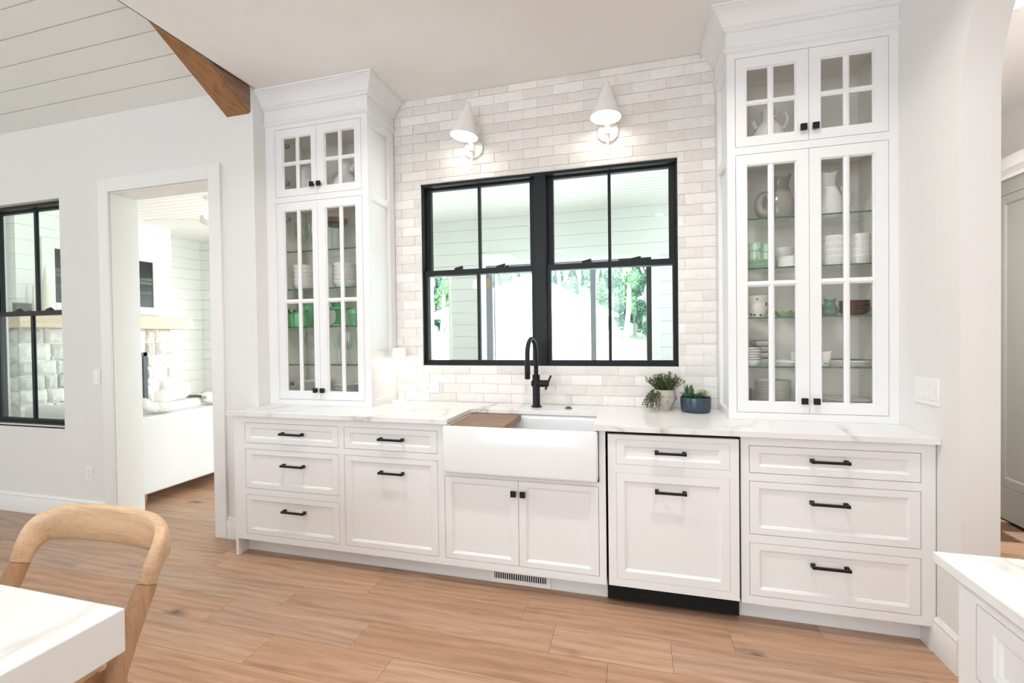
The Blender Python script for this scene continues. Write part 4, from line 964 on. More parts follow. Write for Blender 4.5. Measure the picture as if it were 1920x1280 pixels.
# fish-shaped gurgling pitchers: swollen belly, flared forked mouth, tail curling into the handle
def fish_pitcher(name, c, H, W, hs, mat, label, ring=True):
    t = thing(name, c, label, 'pitcher'); rings = []; n = 32
    prof = [(0.62, 0.0), (0.70, 0.02), (0.95, 0.16), (1.0, 0.30), (0.92, 0.46), (0.74, 0.60), (0.60, 0.70), (0.56, 0.80), (0.62, 0.90), (0.74, 1.0)]
    def ring_(q, zf, ins=0.0):
        out = []
        for j_ in range(n):
            a = 2*PI*j_/n; r = W*q-ins
            lip = (0.10*H*max(0, (zf-0.86)/0.14))*(abs(math.cos(a))**2*1.0-0.4)
            out.append((c[0]+hs*(-0.08*W)*(1 if zf > 0.6 else zf/0.6)+r*math.cos(a), c[1]+r*0.72*math.sin(a), c[2]+H*zf+lip))
        return out
    rings = [ring_(q, z) for q, z in prof]+[ring_(q, z, 0.005) for q, z in reversed(prof[6:])]+[ring_(0.3, 0.62, 0)]
    build('body', MB().loft(rings), mat, t, smooth=45)
    pts = []; R = H*0.17; cx = c[0]+hs*W*0.88; cz = c[2]+H*0.42
    for i in range(15):
        a = -PI*0.62+PI*1.22*i/14
        pts.append((cx+hs*R*0.70*math.cos(a), c[1], cz+R*1.25*math.sin(a)))
    build('tail_handle', MB().tube(pts, [W*(0.34-0.10*i/14) for i in range(15)], 14), mat, t, smooth=50)
    if ring:
        build('collar', MB().tube([(c[0]-hs*0.08*W+W*0.66*math.cos(a), c[1]+W*0.72*0.66*math.sin(a), c[2]+H*0.665) for a in [2*PI*i/28 for i in range(29)]], 0.0022, 6), mat, t, smooth=60)
    return t
fish_pitcher('fish_pitcher', (1.460, -0.17, SH[3]+e_), 0.238, 0.076, -1, 'grayc', 'glossy grey fish-shaped pitcher on the top glass shelf of the right cabinet')
fish_pitcher('fish_pitcher', (1.695, -0.17, SH[3]+e_), 0.238, 0.068, 1, 'white', 'white fish-shaped pitcher on the top glass shelf of the right cabinet')
# shelf at 1.703
def rim_plate(R, mat, rimmat, cat='plate'):
    o = build('plate', pl(R), mat, smooth=40); o['category'] = cat; return o
stack(rim_plate(0.078, 'paleg', 'rim'), 5, 1.372, -0.185, SH[2]+e_, 0.0085, 'pale green plate under the green mugs', 'pale green plates', seed=6)
mg = bpy.data.objects.new('mug', None); C.objects.link(mg)
build('body', vessel([(0.026, 0), (0.030, 0.004), (0.031, 0.043), (0.032, 0.046)], 0.003), 'paleg', mg, smooth=40)
build('handle', MB().tube([(0.0, -0.031, 0.038), (0.0, -0.046, 0.036), (0.0, -0.050, 0.023), (0.0, -0.046, 0.010), (0.0, -0.030, 0.008)], 0.0042, 8), 'paleg', mg, smooth=60)
for i, (x, y, z, rz) in enumerate(((1.335, -0.21, 0, 0.0), (1.335, -0.21, 0.0475, 0.25), (1.400, -0.17, 0, 0.9), (1.400, -0.17, 0.0475, 0.7))):
    o = mg if i == 0 else dup(mg, (0, 0, 0)); o.location = (x, y, SH[2]+0.0475+e_+z); o.rotation_euler = (0, 0, rz)
    tag(o, 'pale green mug stacked on the pale green plates', 'mug', 'pale green mugs')
tag(build('baking_dish', vessel([(0.058, 0), (0.064, 0.005), (0.065, 0.050), (0.067, 0.056)], 0.005, c=(1.505, -0.21, SH[2]+e_)), 'white', smooth=40, base=(1.505, -0.21, SH[2])), 'straight-sided white round dish right of the pale green plates', 'dish')
tag(build('bowl', vessel([(0.026, 0), (0.034, 0.004), (0.058, 0.030), (0.066, 0.046)], 0.003, c=(1.472, -0.195, SH[2]+0.058+e_)), 'white', smooth=40, base=(1.472, -0.195, SH[2]+0.058)), 'shallow white bowl resting on the straight-sided white dish', 'bowl')
rk = vessel([(0.044, 0), (0.047, 0.003), (0.053, 0.034), (0.0535, 0.036), (0.056, 0.040), (0.057, 0.052), (0.0565, 0.054)], 0.004, n=72, flute=0.022, nf=24, zf=(1, 3))
rk_o = simple('ramekin', rk, 'white', 'ramekin', 30)
stack(rk_o, 4, 1.706, -0.20, SH[2]+e_, 0.033, 'white fluted ramekin in the left stack', 'left stack of ramekins', seed=7, rzv=True)
r2_ = rk_o.copy(); C.objects.link(r2_)
stack(r2_, 4, 1.822, -0.19, SH[2]+e_, 0.034, 'white fluted ramekin in the right stack', 'right stack of ramekins', seed=8)
# shelf at 1.446
tag(build('bowl', vessel([(0.034, 0), (0.036, 0.006), (0.048, 0.03), (0.056, 0.075), (0.059, 0.115)], 0.004, c=(1.342, -0.21, SH[1]+e_)), 'pattern', smooth=40, base=(1.342, -0.21, SH[1])), 'deep white bowl with a few black buds beside the ruffled green dish', 'bowl')
mb = MB(); n = 48; rings = []
for q, z in ((0.030, 0), (0.038, 0.006), (0.050, 0.020), (0.055, 0.028), (0.052, 0.028), (0.046, 0.020), (0.034, 0.008), (0.002, 0.005)):
    rings.append([(1.483+q*math.cos(2*PI*i/n)*(1+0.04*math.sin(14*PI*i/n)), -0.20+q*math.sin(2*PI*i/n)*(1+0.04*math.sin(14*PI*i/n)), SH[1]+e_+z+(0.005*math.sin(16*PI*i/n) if z > 0.018 else 0)) for i in range(n)])
tag(build('ruffled_dish', mb.loft(rings), 'leafg', smooth=50, base=(1.483, -0.20, SH[1])), 'leaf-green dish with a ruffled rim', 'dish')
fish_pitcher('fish_pitcher', (1.686, -0.20, SH[1]+e_), 0.086, 0.040, -1, 'teal', 'small teal fish-shaped pitcher left of the brown bowls', ring=False)
stack(simple('wooden_bowl', vessel([(0.036, 0), (0.042, 0.002), (0.060, 0.016), (0.068, 0.030)], 0.004), 'brown', 'bowl'), 4, 1.806, -0.18, SH[1]+e_, 0.0155, 'dark brown wooden bowl in a stack of four', 'dark brown bowls', seed=9)
# shelf at 1.189
def banded_bowl(R, H):
    t = bpy.data.objects.new('bowl', None); C.objects.link(t); t['category'] = 'bowl'
    build('body', vessel([(R*0.55, 0), (R*0.62, H*0.06), (R*0.9, H*0.5), (R*0.99, H*0.93)], 0.003), 'white', t, smooth=40)
    build('rim', MB().lathe([(R*0.99, H*0.93), (R*1.003, H*0.96), (R, H), (R-0.003, H), (R-0.0035, H*0.93)], 32), 'rim', t, smooth=40)
    return t
bb = banded_bowl(0.058, 0.034)
for i in range(6):
    o = bb if i == 0 else dup(bb, (0, 0, 0)); o.location = (1.298+0.002*math.sin(i*2.1), -0.235, SH[0]+e_+0.0135*i)
    tag(o, 'white bowl with a thin dark rim in a stack on the lowest glass shelf', 'bowl', 'dark-rimmed bowls')
def square_bowl():
    t = bpy.data.objects.new('square_bowl', None); C.objects.link(t); t['category'] = 'bowl'
    def sq(w, z, r): return rrect(-w, w, -w, w, r, z, 4)
    build('body', MB().loft([sq(0.034, 0, 0.01), sq(0.042, 0.006, 0.012), sq(0.052, 0.030, 0.014), sq(0.049, 0.030, 0.014), sq(0.040, 0.010, 0.012), sq(0.030, 0.005, 0.01)]), 'white', t, smooth=40)
    build('rim', MB().loft([sq(0.0521, 0.030, 0.014), sq(0.0523, 0.032, 0.014), sq(0.0488, 0.032, 0.014), sq(0.0488, 0.030, 0.014)], False, False), 'rim', t, smooth=40)
    return t
sb = square_bowl()
for i in range(4):
    o = sb if i == 0 else dup(sb, (0, 0, 0)); o.location = (1.395, -0.085, SH[0]+e_+0.033*i); o.rotation_euler = (0, 0.0, 0.12*i-0.2)
    tag(o, 'square white bowl with a dark rim in the stack behind the platter', 'bowl', 'square bowls')
def platter(c, R, rim, label):
    t = thing('platter', c, label, 'platter')
    build('body', MB().lathe([(R*0.66, 0), (R*0.70, 0.002), (R*0.94, 0.020), (R, 0.024), (R*0.99, 0.028), (R*0.92, 0.025), (R*0.68, 0.006), (0.001, 0.006)], 44, c), 'white', t, smooth=40)
    if rim: build('rim', MB().lathe([(R*0.985, 0.0285), (R*0.95, 0.0275), (R*0.95, 0.0262), (R*0.985, 0.027)], 44, c), 'rim', t, smooth=40)
platter((1.484, -0.215, SH[0]+e_), 0.090, False, 'plain white platter on the lowest glass shelf of the right cabinet')
platter((1.780, -0.17, SH[0]+e_), 0.106, True, 'white platter with a dark patterned rim on the lowest glass shelf')
tag(build('cup', vessel([(0.020, 0), (0.024, 0.004), (0.034, 0.035), (0.037, 0.066)], 0.003, c=(1.535, -0.215, SH[0]+0.0075+e_)), 'pattern', smooth=40, base=(1.535, -0.215, SH[0]+0.007)), 'black-flowered white cup standing on the plain white platter', 'cup')
tag(build('bowl', vessel([(0.020, 0), (0.026, 0.003), (0.040, 0.035), (0.047, 0.074)], 0.003, c=(1.634, -0.245, SH[0]+e_)), 'pattern', smooth=40, base=(1.634, -0.245, SH[0])), 'black-flowered white bowl left of the dark-rimmed platter', 'bowl')
# cabinet floor
stack(simple('plate', pl(0.088), 'white', 'plate'), 18, 1.424, -0.18, 0.978+e_, 0.0068, 'white plate in the tall stack on the floor of the right cabinet', 'tall stack of white plates', seed=10)
stack(simple('plate', pl(0.058), 'white', 'plate'), 10, 1.285, -0.10, 0.978+e_, 0.0068, 'small white plate in the short stack at the left wall of the right cabinet', 'short stack of small plates', seed=11)
stack(simple('plate', pl(0.110), 'white', 'plate'), 4, 1.765, -0.17, 0.978+e_, 0.0075, 'large white plate in the low stack at the right on the cabinet floor', 'low stack of large plates', seed=12)

# ================================================================== SCONCES, OUTLETS, COUNTER THINGS
def sconce(x, xs, yaw, label):
    """backplate on the brick, short arm, vertical stem and a tilted cone shade with a glowing disc"""
    t = thing('wall_sconce', (x, 0, 2.63), label, 'wall lamp', 'cone sconces over the window')
    zc = 2.628
    build('backplate', _rot_y(MB().lathe([(0.065, 0), (0.065, 0.012), (0.062, 0.015)], 36), (x, -0.002, zc)), 'lampwhite', t, smooth=40)
    build('stem', MB().tube([(x, -0.055, 2.470), (x, -0.055, 2.60)], 0.0065, 12), 'lampwhite', t, smooth=40)
    build('socket', MB().box(x-0.0135, x+0.0135, -0.070, -0.015, 2.592, 2.640), 'lampwhite', t, bevel=0.003)
    # cone axis from the rim centre to the apex, leaning to the wall
    rim, apex = Vector((xs, -0.135, 2.660)), Vector((x+yaw, -0.128, 2.890))
    ax = (apex-rim).normalized(); s = ax.cross(Vector((0, 1, 0))).normalized(); u = s.cross(ax)
    L_ = (apex-rim).length; R = 0.092
    def ring(r, h): return [tuple(rim+ax*h+s*r*math.cos(2*PI*i/36)+u*r*math.sin(2*PI*i/36)) for i in range(36)]
    build('shade', MB().loft([ring(R-0.003, 0.004), ring(R-0.002, 0), ring(R, 0), ring(R, 0.003), ring(0.010, L_-0.012), ring(0.004, L_), ring(0.002, L_-0.01), ring(R-0.004, 0.008)], False, False), 'lampwhite', t, smooth=40)
    build('diffuser', MB().loft([ring(R-0.004, 0.005), ring(R-0.004, 0.007)]), 'diff', t)
    a = rim+ax*0.03
    build('arm', MB().tube([(x, -0.062, 2.635), (x, -0.075, 2.70), tuple(rim+ax*0.06)], 0.008, 10), 'lampwhite', t, smooth=50)
    ld = bpy.data.lights.new('sconce_light', 'AREA'); lo_ = bpy.data.objects.new('sconce_light', ld); C.objects.link(lo_)
    ld.shape = 'DISK'; ld.size = 0.15; ld.energy = 0.7; ld.color = (1, 0.86, 0.68)
    lo_.parent = t; lo_.location = tuple(rim-ax*0.004-Vector(t.location)); lo_.rotation_euler = (-ax).to_track_quat('-Z', 'Y').to_euler()
def _rot_y(mb, c):
    """turn a lathe made along +z into one along -y at c"""
    mb.v = [(c[0]+p[0], c[1]-p[2], c[2]+p[1]) for p in mb.v]; return mb
sconce(-0.331, -0.352, 0.012, 'white cone wall sconce over the left half of the window')
sconce(0.556, 0.549, 0.002, 'white cone wall sconce over the right half of the window')

def outlet_plate(name, mp, w, h, label, cat, rockers, sockets=()):
    """mp(u, v, d): d negative stands off the wall; rockers: list of u centres; sockets: list of (u, v)"""
    o3 = mp(0, 0, 0); t = thing(name, o3, label, cat)
    def bx(mb, u0, u1, v0, v1, d0, d1):
        a, b = mp(u0, v0, d0), mp(u1, v1, d1); mb.box(a[0], b[0], a[1], b[1], a[2], b[2]); return mb
    build('plate', bx(MB(), -w/2, w/2, -h/2, h/2, -0.0002, -0.005), 'plastic', t, bevel=0.0015)
    for u in rockers: build('rocker', bx(bx(MB(), u-0.017, u+0.017, -0.033, 0.001, -0.0052, -0.0085), u-0.017, u+0.017, 0.001, 0.033, -0.0052, -0.0068), 'plastic', t, bevel=0.001)
    for u, v, rot in sockets:
        f = build('socket', bx(MB(), u-0.0165, u+0.0165, v-0.0165, v+0.0165, -0.0052, -0.0066), 'plastic', t, bevel=0.001)
        hb = MB()
        for du, dv in ((-0.006, 0.006), (-0.006, -0.006)) if rot else ((-0.006, 0.005), (0.006, 0.005)):
            bx(hb, u+du-(0.004 if rot else 0.0012), u+du+(0.004 if rot else 0.0012), v+dv-(0.0012 if rot else 0.004), v+dv+(0.0012 if rot else 0.004), -0.0062, -0.0068)
        e = (u+0.007, v) if rot else (u, v-0.007); bx(hb, e[0]-0.0022, e[0]+0.0022, e[1]-0.0022, e[1]+0.0022, -0.0062, -0.0068)
        build('slots', hb, 'slotdark', f)
outlet_plate('wall_outlet', lambda u, v, d: (-0.669+u, -0.002+d, 1.010+v), 0.118, 0.072, 'white double socket plate lying sideways on the brick by the counter', 'outlet', [], [(-0.022, 0, True), (0.022, 0, True)])
outlet_plate('light_switch', lambda u, v, d: (-3.208+u, YL+d, 1.094+v), 0.072, 0.115, 'single white rocker switch on the wall left of the doorway', 'switch', [0])
outlet_plate('wall_outlet', lambda u, v, d: (-3.312+u, YL+d, 0.355+v), 0.072, 0.115, 'white socket plate low on the wall left of the doorway', 'outlet', [], [(0, 0.02, False), (0, -0.02, False)])
outlet_plate('light_switch', lambda u, v, d: (XR+d, -0.546-u, 1.102+v), 0.166, 0.115, 'white three-gang rocker switch on the wall right of the display cabinet', 'switch', [-0.046, 0, 0.046])
# slim table lamp in the left corner of the counter
tl = thing('table_lamp', (-0.880, -0.078, CT), 'small white glowing table lamp in the counter corner by the left cabinet', 'table lamp')
lc = tl.location
build('base', MB().lathe([(0.052, 0), (0.052, 0.010), (0.048, 0.013), (0.006, 0.015)], 32, lc), 'lampwhite', tl, smooth=40)
build('stem', MB().lathe([(0.006, 0.014), (0.006, 0.36)], 14, lc), 'lampwhite', tl, smooth=40)
build('shade', MB().lathe([(0.052, 0.292), (0.047, 0.375), (0.045, 0.377), (0.0, 0.377), (0.0, 0.374), (0.044, 0.373), (0.049, 0.292)], 36, lc, False, False), 'lampwhite', tl, smooth=40)
build('diffuser', MB().lathe([(0.046, 0.300), (0.046, 0.302)], 30, lc), 'bulb', tl)
ld = bpy.data.lights.new('table_lamp_light', 'POINT'); lo_ = bpy.data.objects.new('table_lamp_light', ld); C.objects.link(lo_)
ld.energy = 0.7; ld.color = (1, 0.82, 0.60); ld.shadow_soft_size = 0.03; lo_.parent = tl; lo_.location = (0, -0.0, 0.285)

# face planter with a trailing herb
FPX, FPY = 0.872, -0.105
fp = thing('face_planter', (FPX, FPY, CT), 'grey cement pot shaped like a calm face, planted with a trailing herb', 'plant pot')
def face_r(a, z):
    """radius of the head at angle a (0 = facing the room) and height 0..1"""
    q = [(0, 0.034), (0.05, 0.037), (0.18, 0.042), (0.35, 0.053), (0.55, 0.060), (0.75, 0.062), (1.0, 0.060)]
    for (z0, r0), (z1, r1) in zip(q, q[1:]):
        if z0 <= z <= z1: r = r0+(r1-r0)*(z-z0)/(z1-z0); break
    g = lambda x, s: math.exp(-(x/s)**2)
    r += 0.012*g(a, 0.13)*g(z-0.50, 0.11)+0.006*g(a, 0.08)*g(z-0.64, 0.16)       # nose
    r += 0.005*g(a, 0.26)*(g(z-0.325, 0.022)+g(z-0.275, 0.025))                    # lips
    r += 0.004*g(a, 0.30)*g(z-0.16, 0.06)                                          # chin
    for s in (-1, 1):
        r += 0.005*g(a-s*0.48, 0.26)*g(z-0.76+0.10*abs(abs(a)-0.48), 0.030)        # brows
        r -= 0.005*g(a-s*0.46, 0.22)*g(z-0.66, 0.05); r += 0.004*g(a-s*0.46, 0.16)*g(z-0.645, 0.022)   # eyes
        r += 0.003*g(a-s*0.62, 0.2)*g(z-0.48, 0.09)                                # cheeks
        r += 0.010*g(a-s*1.50, 0.10)*g(z-0.55, 0.12)                               # ears
    return r
n, mz = 96, 48; rings = []; H = 0.124; turn = -PI/2+0.14
for k in range(mz+1):
    z = k/mz; ring = []
    for i in range(n):
        a = 2*PI*i/n-PI; r = face_r(a, z); ring.append((FPX+r*math.cos(a+turn), FPY+r*math.sin(a+turn), CT+e_+H*z))
    rings.append(ring)
for rr, z in ((0.054, 1.0), (0.052, 0.90)): rings.append([(FPX+rr*math.cos(2*PI*i/n-PI+turn), FPY+rr*math.sin(2*PI*i/n-PI+turn), CT+e_+H*z) for i in range(n)])
build('pot', MB().loft(rings, True, True), 'cement', fp, smooth=70)
build('soil', MB().lathe([(0.0515, 0.1125), (0.0, 0.118)], 24, (FPX, FPY, CT)), 'soil', fp)
rh = random.Random(4); stems = MB(); leaves = MB()
def leaf_quad(mb, p, d, w, L, up):
    d = d.normalized(); s = d.cross(up); s = s.normalized() if s.length > 1e-4 else Vector((1, 0, 0)); nn = s.cross(d)
    a, m1, m2, b = p, p+d*L*0.45+s*w*0.5+nn*L*0.05, p+d*L*0.45-s*w*0.5+nn*L*0.05, p+d*L
    mb.add([a, m1, b, m2, p+d*L*0.5-nn*L*0.04], [(0, 1, 4), (1, 2, 4), (2, 3, 4), (3, 0, 4)])
for i in range(96):
    ang = rh.uniform(0, 2*PI); lean = rh.uniform(0.1, 1.35); L_ = rh.uniform(0.06, 0.115)
    trail = i % 5 == 0
    if trail: ang = rh.uniform(PI*0.85, PI*1.45); lean = 1.3; L_ = rh.uniform(0.10, 0.15)
    p = Vector((FPX+0.04*math.cos(ang)*rh.random(), FPY+0.04*math.sin(ang)*rh.random(), CT+0.112))
    d = Vector((math.cos(ang)*lean, math.sin(ang)*lean*0.75, 0.9 if not trail else 0.35)).normalized(); pts = [tuple(p)]
    ns = 9
    for k in range(ns):
        if trail: d = (d+Vector((0, 0, -0.26))).normalized()
        else: d = (d+Vector((rh.uniform(-.12, .12), rh.uniform(-.12, .12), 0.03))).normalized()
        p = p+d*(L_/ns); p.y = min(p.y, -0.012); pts.append(tuple(p))
        for s in (0, 1, 2):
            dd = Vector((rh.uniform(-1, 1), rh.uniform(-1, 1), rh.uniform(-0.2, 0.8)))
            q = p+dd.normalized()*0.012
            if q.y > -0.008: dd.y = -abs(dd.y)
            leaf_quad(leaves, p, dd, rh.uniform(0.009, 0.014), rh.uniform(0.011, 0.018), Vector((0.1, 0.2, 1)))
    stems.tube(pts, 0.0011, 5)
o = build('stems', stems, 'herbstem', fp); o['kind'] = 'stuff'
o = build('leaves', leaves, 'herb', fp); o['kind'] = 'stuff'
# low navy bowl with succulents
BXc, BYc = 1.041, -0.120
nb = thing('succulent_bowl', (BXc, BYc, CT), 'low blue-grey glazed bowl planted with small succulents', 'plant pot')
build('pot', vessel([(0.070, 0), (0.078, 0.004), (0.081, 0.012), (0.083, 0.040), (0.084, 0.080), (0.083, 0.084)], 0.005, n=48, c=(BXc, BYc, CT+e_)), 'navy', nb, smooth=40)
build('soil', MB().lathe([(0.0775, 0.070), (0.0, 0.074)], 30, (BXc, BYc, CT)), 'soil', nb)
def succ_leaf(L, w, t, mat, nm):
    mb = MB(); rings = []
    for q, ww in ((0, 0.55), (0.3, 1.0), (0.65, 0.8), (0.9, 0.35), (1.0, 0.04)):
        rings.append([(w*ww*0.5*math.cos(a), L*q, t*ww*math.sin(a)+0.18*L*q*q) for a in [2*PI*i/8 for i in range(8)]])
    return mesh_of(nm, mb.loft(rings), mat, smooth=60)
agm, rom = succ_leaf(0.055, 0.020, 0.004, 'agave', 'leaf_dark'), succ_leaf(0.036, 0.022, 0.004, 'rosette', 'leaf_pale')
for i in range(15):
    a = i*2.4; tilt = 1.2-0.055*i; s_ = 1.05 if i < 5 else 0.8
    piece('leaf', agm, nb, (BXc-0.034+0.006*math.cos(a), BYc-0.015+0.006*math.sin(a), CT+0.076), (s_*1.4,)*3, (0.25+tilt*0.9 if i < 6 else 0.45, 0, a-PI/2))
for i in range(9):
    a = i*2.4+0.5; piece('leaf', agm, nb, (BXc+0.006+0.004*math.cos(a), BYc-0.035+0.004*math.sin(a), CT+0.076), (0.8,)*3, (0.3+0.08*i, 0, a-PI/2))
for i in range(17):
    a = i*2.4; piece('leaf', rom, nb, (BXc+0.040+0.004*math.cos(a), BYc+0.0+0.004*math.sin(a), CT+0.088+0.0014*i), (1.3-0.04*i,)*3, (0.02+0.075*i, 0, a-PI/2))
for i in range(7):
    a = i*2.4; piece('leaf', rom, nb, (BXc-0.010+0.004*math.cos(a), BYc+0.038+0.004*math.sin(a), CT+0.076), (0.8-0.05*i,)*3, (0.1+0.13*i, 0, a-PI/2))

# ================================================================== CHAIR, TABLE, RIGHT-HAND RUN, HALL CABINET
TX, TY, TZ, TB = -0.420, -2.161, 0.762, 0.663
tb = thing('dining_table', (-1.35, -3.0, 0), 'white quartz dining table with a thick mitred edge in the lower left corner', 'table')
build('tabletop', MB().box(-2.30, TX, -3.75, TY, TB, TZ), 'quartz', tb, bevel=0.003)
for y in (-2.65, -3.30): build('pedestal', MB().box(-1.75, -0.95, y-0.05, y+0.05, 0, TB), 'chairleg', tb, bevel=0.006)

ch = thing('dining_chair', (-1.01, -2.05, 0), 'pale oak dining chair with a curved open back behind the quartz table', 'chair')
# back rail: one bent band whose ends turn down into the legs
ctrl = [(-1.290, -1.890, 0.632, 'end'), (-1.290, -1.866, 0.684, 'turn'), (-1.276, -1.830, 0.725, 'bend'), (-1.215, -1.800, 0.738, 'mid'), (-1.115, -1.786, 0.740, 'mid'), (-1.010, -1.780, 0.741, 'mid')]
def catmull(P, n):
    out = []
    for i in range(len(P)-1):
        p0, p1, p2, p3 = P[max(i-1, 0)], P[i], P[i+1], P[min(i+2, len(P)-1)]
        for k in range(n):
            t = k/n; out.append(0.5*((2*p1)+(p2-p0)*t+(2*p0-5*p1+4*p2-p3)*t*t+(3*p1-p0-3*p2+p3)*t**3))
    out.append(P[-1]); return out
half = [Vector(c[:3]) for c in ctrl]; mir = [Vector((-2.020-p.x, p.y, p.z)) for p in half[-2::-1]]
hh = [0.027, 0.034, 0.050, 0.059, 0.063, 0.064]; tt = [0.022, 0.022, 0.021, 0.018, 0.0155, 0.015]
P5 = catmull(half+mir, 6); HH = catmull([Vector((a, b, 0)) for a, b in zip(hh+hh[-2::-1], tt+tt[-2::-1])], 6)
rings = []
for i, p in enumerate(P5):
    t_ = (P5[min(i+1, len(P5)-1)]-P5[max(i-1, 0)]).normalized()
    if i == 0: t_ = Vector((0.0, 0.42, 0.9)).normalized()
    if i == len(P5)-1: t_ = Vector((0.0, -0.42, -0.9)).normalized()
    cen = Vector((-1.01, -2.06, p.z)); o_ = (p-cen); o_.z = 0; o_.normalize()          # outward
    o_ = (o_-t_*o_.dot(t_)).normalized(); b_v = t_.cross(o_).normalized()
    lean = 0.0
    H_, T_ = HH[i].x, HH[i].y; ring = []
    for k in range(20):
        a = 2*PI*k/20; ca, sa = math.cos(a), math.sin(a)
        sx_ = math.copysign(abs(ca)**0.72, ca)*T_; sz_ = math.copysign(abs(sa)**0.72, sa)*H_
        ring.append(tuple(p+o_*(sx_)+b_v*sz_))
    rings.append(ring)
build('backrest', MB().loft(rings), 'chair', ch, smooth=60)
def taper_leg(pts, rs_, name='leg', end=None):
    """rounded-square leg swept along its own slope"""
    P = [Vector(p) for p in pts]; rr = []
    for i, p in enumerate(P):
        t = (P[min(i+1, len(P)-1)]-P[max(i-1, 0)]).normalized()
        if i == 0: t = Vector((0, 0, 1))
        if i == len(P)-1 and end is not None: t = end
        ux = (Vector((1, 0, 0))-t*t.x).normalized(); uy = t.cross(ux); a, b = rs_[i]
        rr.append([p+ux*math.copysign(abs(math.cos(q))**0.72, math.cos(q))*a+uy*math.copysign(abs(math.sin(q))**0.72, math.sin(q))*b for q in [2*PI*k/20 for k in range(20)]])
    return build(name, MB().loft(rr), 'chairleg', ch, smooth=60)
for s in (-1, 1):
    X_ = lambda q: -1.01+s*q
    taper_leg([(X_(0.262), -1.93, 0), (X_(0.266), -1.962, 0.25), (X_(0.272), -1.978, 0.40), (X_(0.276), -1.955, 0.48), (X_(0.279), -1.924, 0.558), (X_(0.280), -1.8905, 0.6305)], [(0.014, 0.015), (0.019, 0.021), (0.023, 0.027), (0.024, 0.028), (0.0235, 0.0275), (0.0222, 0.0272)], end=Vector((0.0, 0.42, 0.9)).normalized())
    taper_leg([(X_(0.245), -2.44, 0), (X_(0.25), -2.43, 0.25), (X_(0.25), -2.42, 0.425)], [(0.014, 0.014), (0.019, 0.019), (0.022, 0.022)])
build('seat', MB().loft([rrect(-1.01-w, -1.01+w, y0, y1, 0.05, z) for w, y0, y1, z in ((0.235, -2.45, -1.985, 0.425), (0.247, -2.462, -1.975, 0.435), (0.247, -2.462, -1.975, 0.452), (0.238, -2.452, -1.985, 0.460))]), 'chair', ch, smooth=40)
build('seat_rail', MB().box(-1.24, -0.78, -1.995, -1.965, 0.375, 0.424).box(-1.24, -1.215, -2.43, -1.99, 0.375, 0.424).box(-0.805, -0.78, -2.43, -1.99, 0.375, 0.424), 'chairleg', ch, bevel=0.004)

rc = thing('base_cabinet', (1.62, -2.6, 0), 'white drawer cabinet with a quartz top in the lower right corner', 'cabinet')
build('body', MB().box(1.335, XR-0.001, -3.395, -1.86, 0.10, 0.886), 'gap', rc)
build('end_panel', MB().box(1.3305, XR-0.001, -1.858, -1.838, 0, 0.8895), 'cab', rc)
mpx = lambda u, v, d: (1.310+d, u, v)
fm = MB()
for u0, u1, v0, v1 in ((-1.886+G, -1.838, 0.0, 0.8895), (-2.470, -2.450-G, 0.10, 0.8895), (-3.395, -2.470, 0.10, 0.8895), (-2.450-G, -1.886+G, 0.855+G, 0.8895), (-2.450-G, -1.886+G, 0.677+G, 0.718-G), (-2.450-G, -1.886+G, 0.390+G, 0.433-G), (-2.450-G, -1.886+G, 0.10, 0.146-G)):
    fm.box(1.310, 1.330, u0, u1, v0, v1)
build('face_frame', fm, 'cab', rc)
for z in ((0.718, 0.855), Z2, Z3):
    f = build('drawer', shaker(mpx, -2.450, -1.886, *z), 'cab', rc); bar_pull(f, mpx, -2.17, (z[0]+z[1])/2, 0.15)
build('toe_kick', MB().box(1.39, 1.405, -3.395, -1.86, 0, 0.099), 'cab', rc)
tag(build('countertop', MB().box(1.287, XR-0.001, -3.40, -1.800, 0.8905, 0.914), 'quartz', bevel=0.003, base=(1.6, -2.6, 0.89)), 'white quartz countertop corner at lower right, lying on the drawer cabinet', 'countertop')

sc_ = thing('tall_cabinet', (3.30, 0.5, 0), 'sage grey tall panelled cabinet in the hall beyond the arch', 'cabinet')
build('body', MB().box(3.272, 3.445, -0.9, 1.60, 0.02, 2.42), 'sage', sc_)
mp3 = lambda u, v, d: (3.25+d, u, v)
for a, b in ((0.32, 1.166), (-0.53, 0.316)): build('door', shaker(mp3, a, b, 0.245, 2.312, fu=0.066, fv=0.068, th=0.021), 'sage', sc_)
build('plinth', MB().box(3.246, 3.2715, -0.9, 1.60, 0.012, 0.242), 'sage', sc_)
build('frieze', MB().box(3.250, 3.2715, -0.9, 1.60, 2.315, 2.42).box(3.250, 3.2715, 1.168, 1.60, 0.242, 2.315), 'sage', sc_)
build('crown', MB().loft([[(3.445, y, 2.4205), (3.238, y, 2.4205), (3.236, y, 2.445), (3.222, y, 2.462), (3.205, y, 2.478), (3.205, y, 2.56), (3.445, y, 2.56)] for y in (-0.9, 1.60)]), 'trim', sc_)

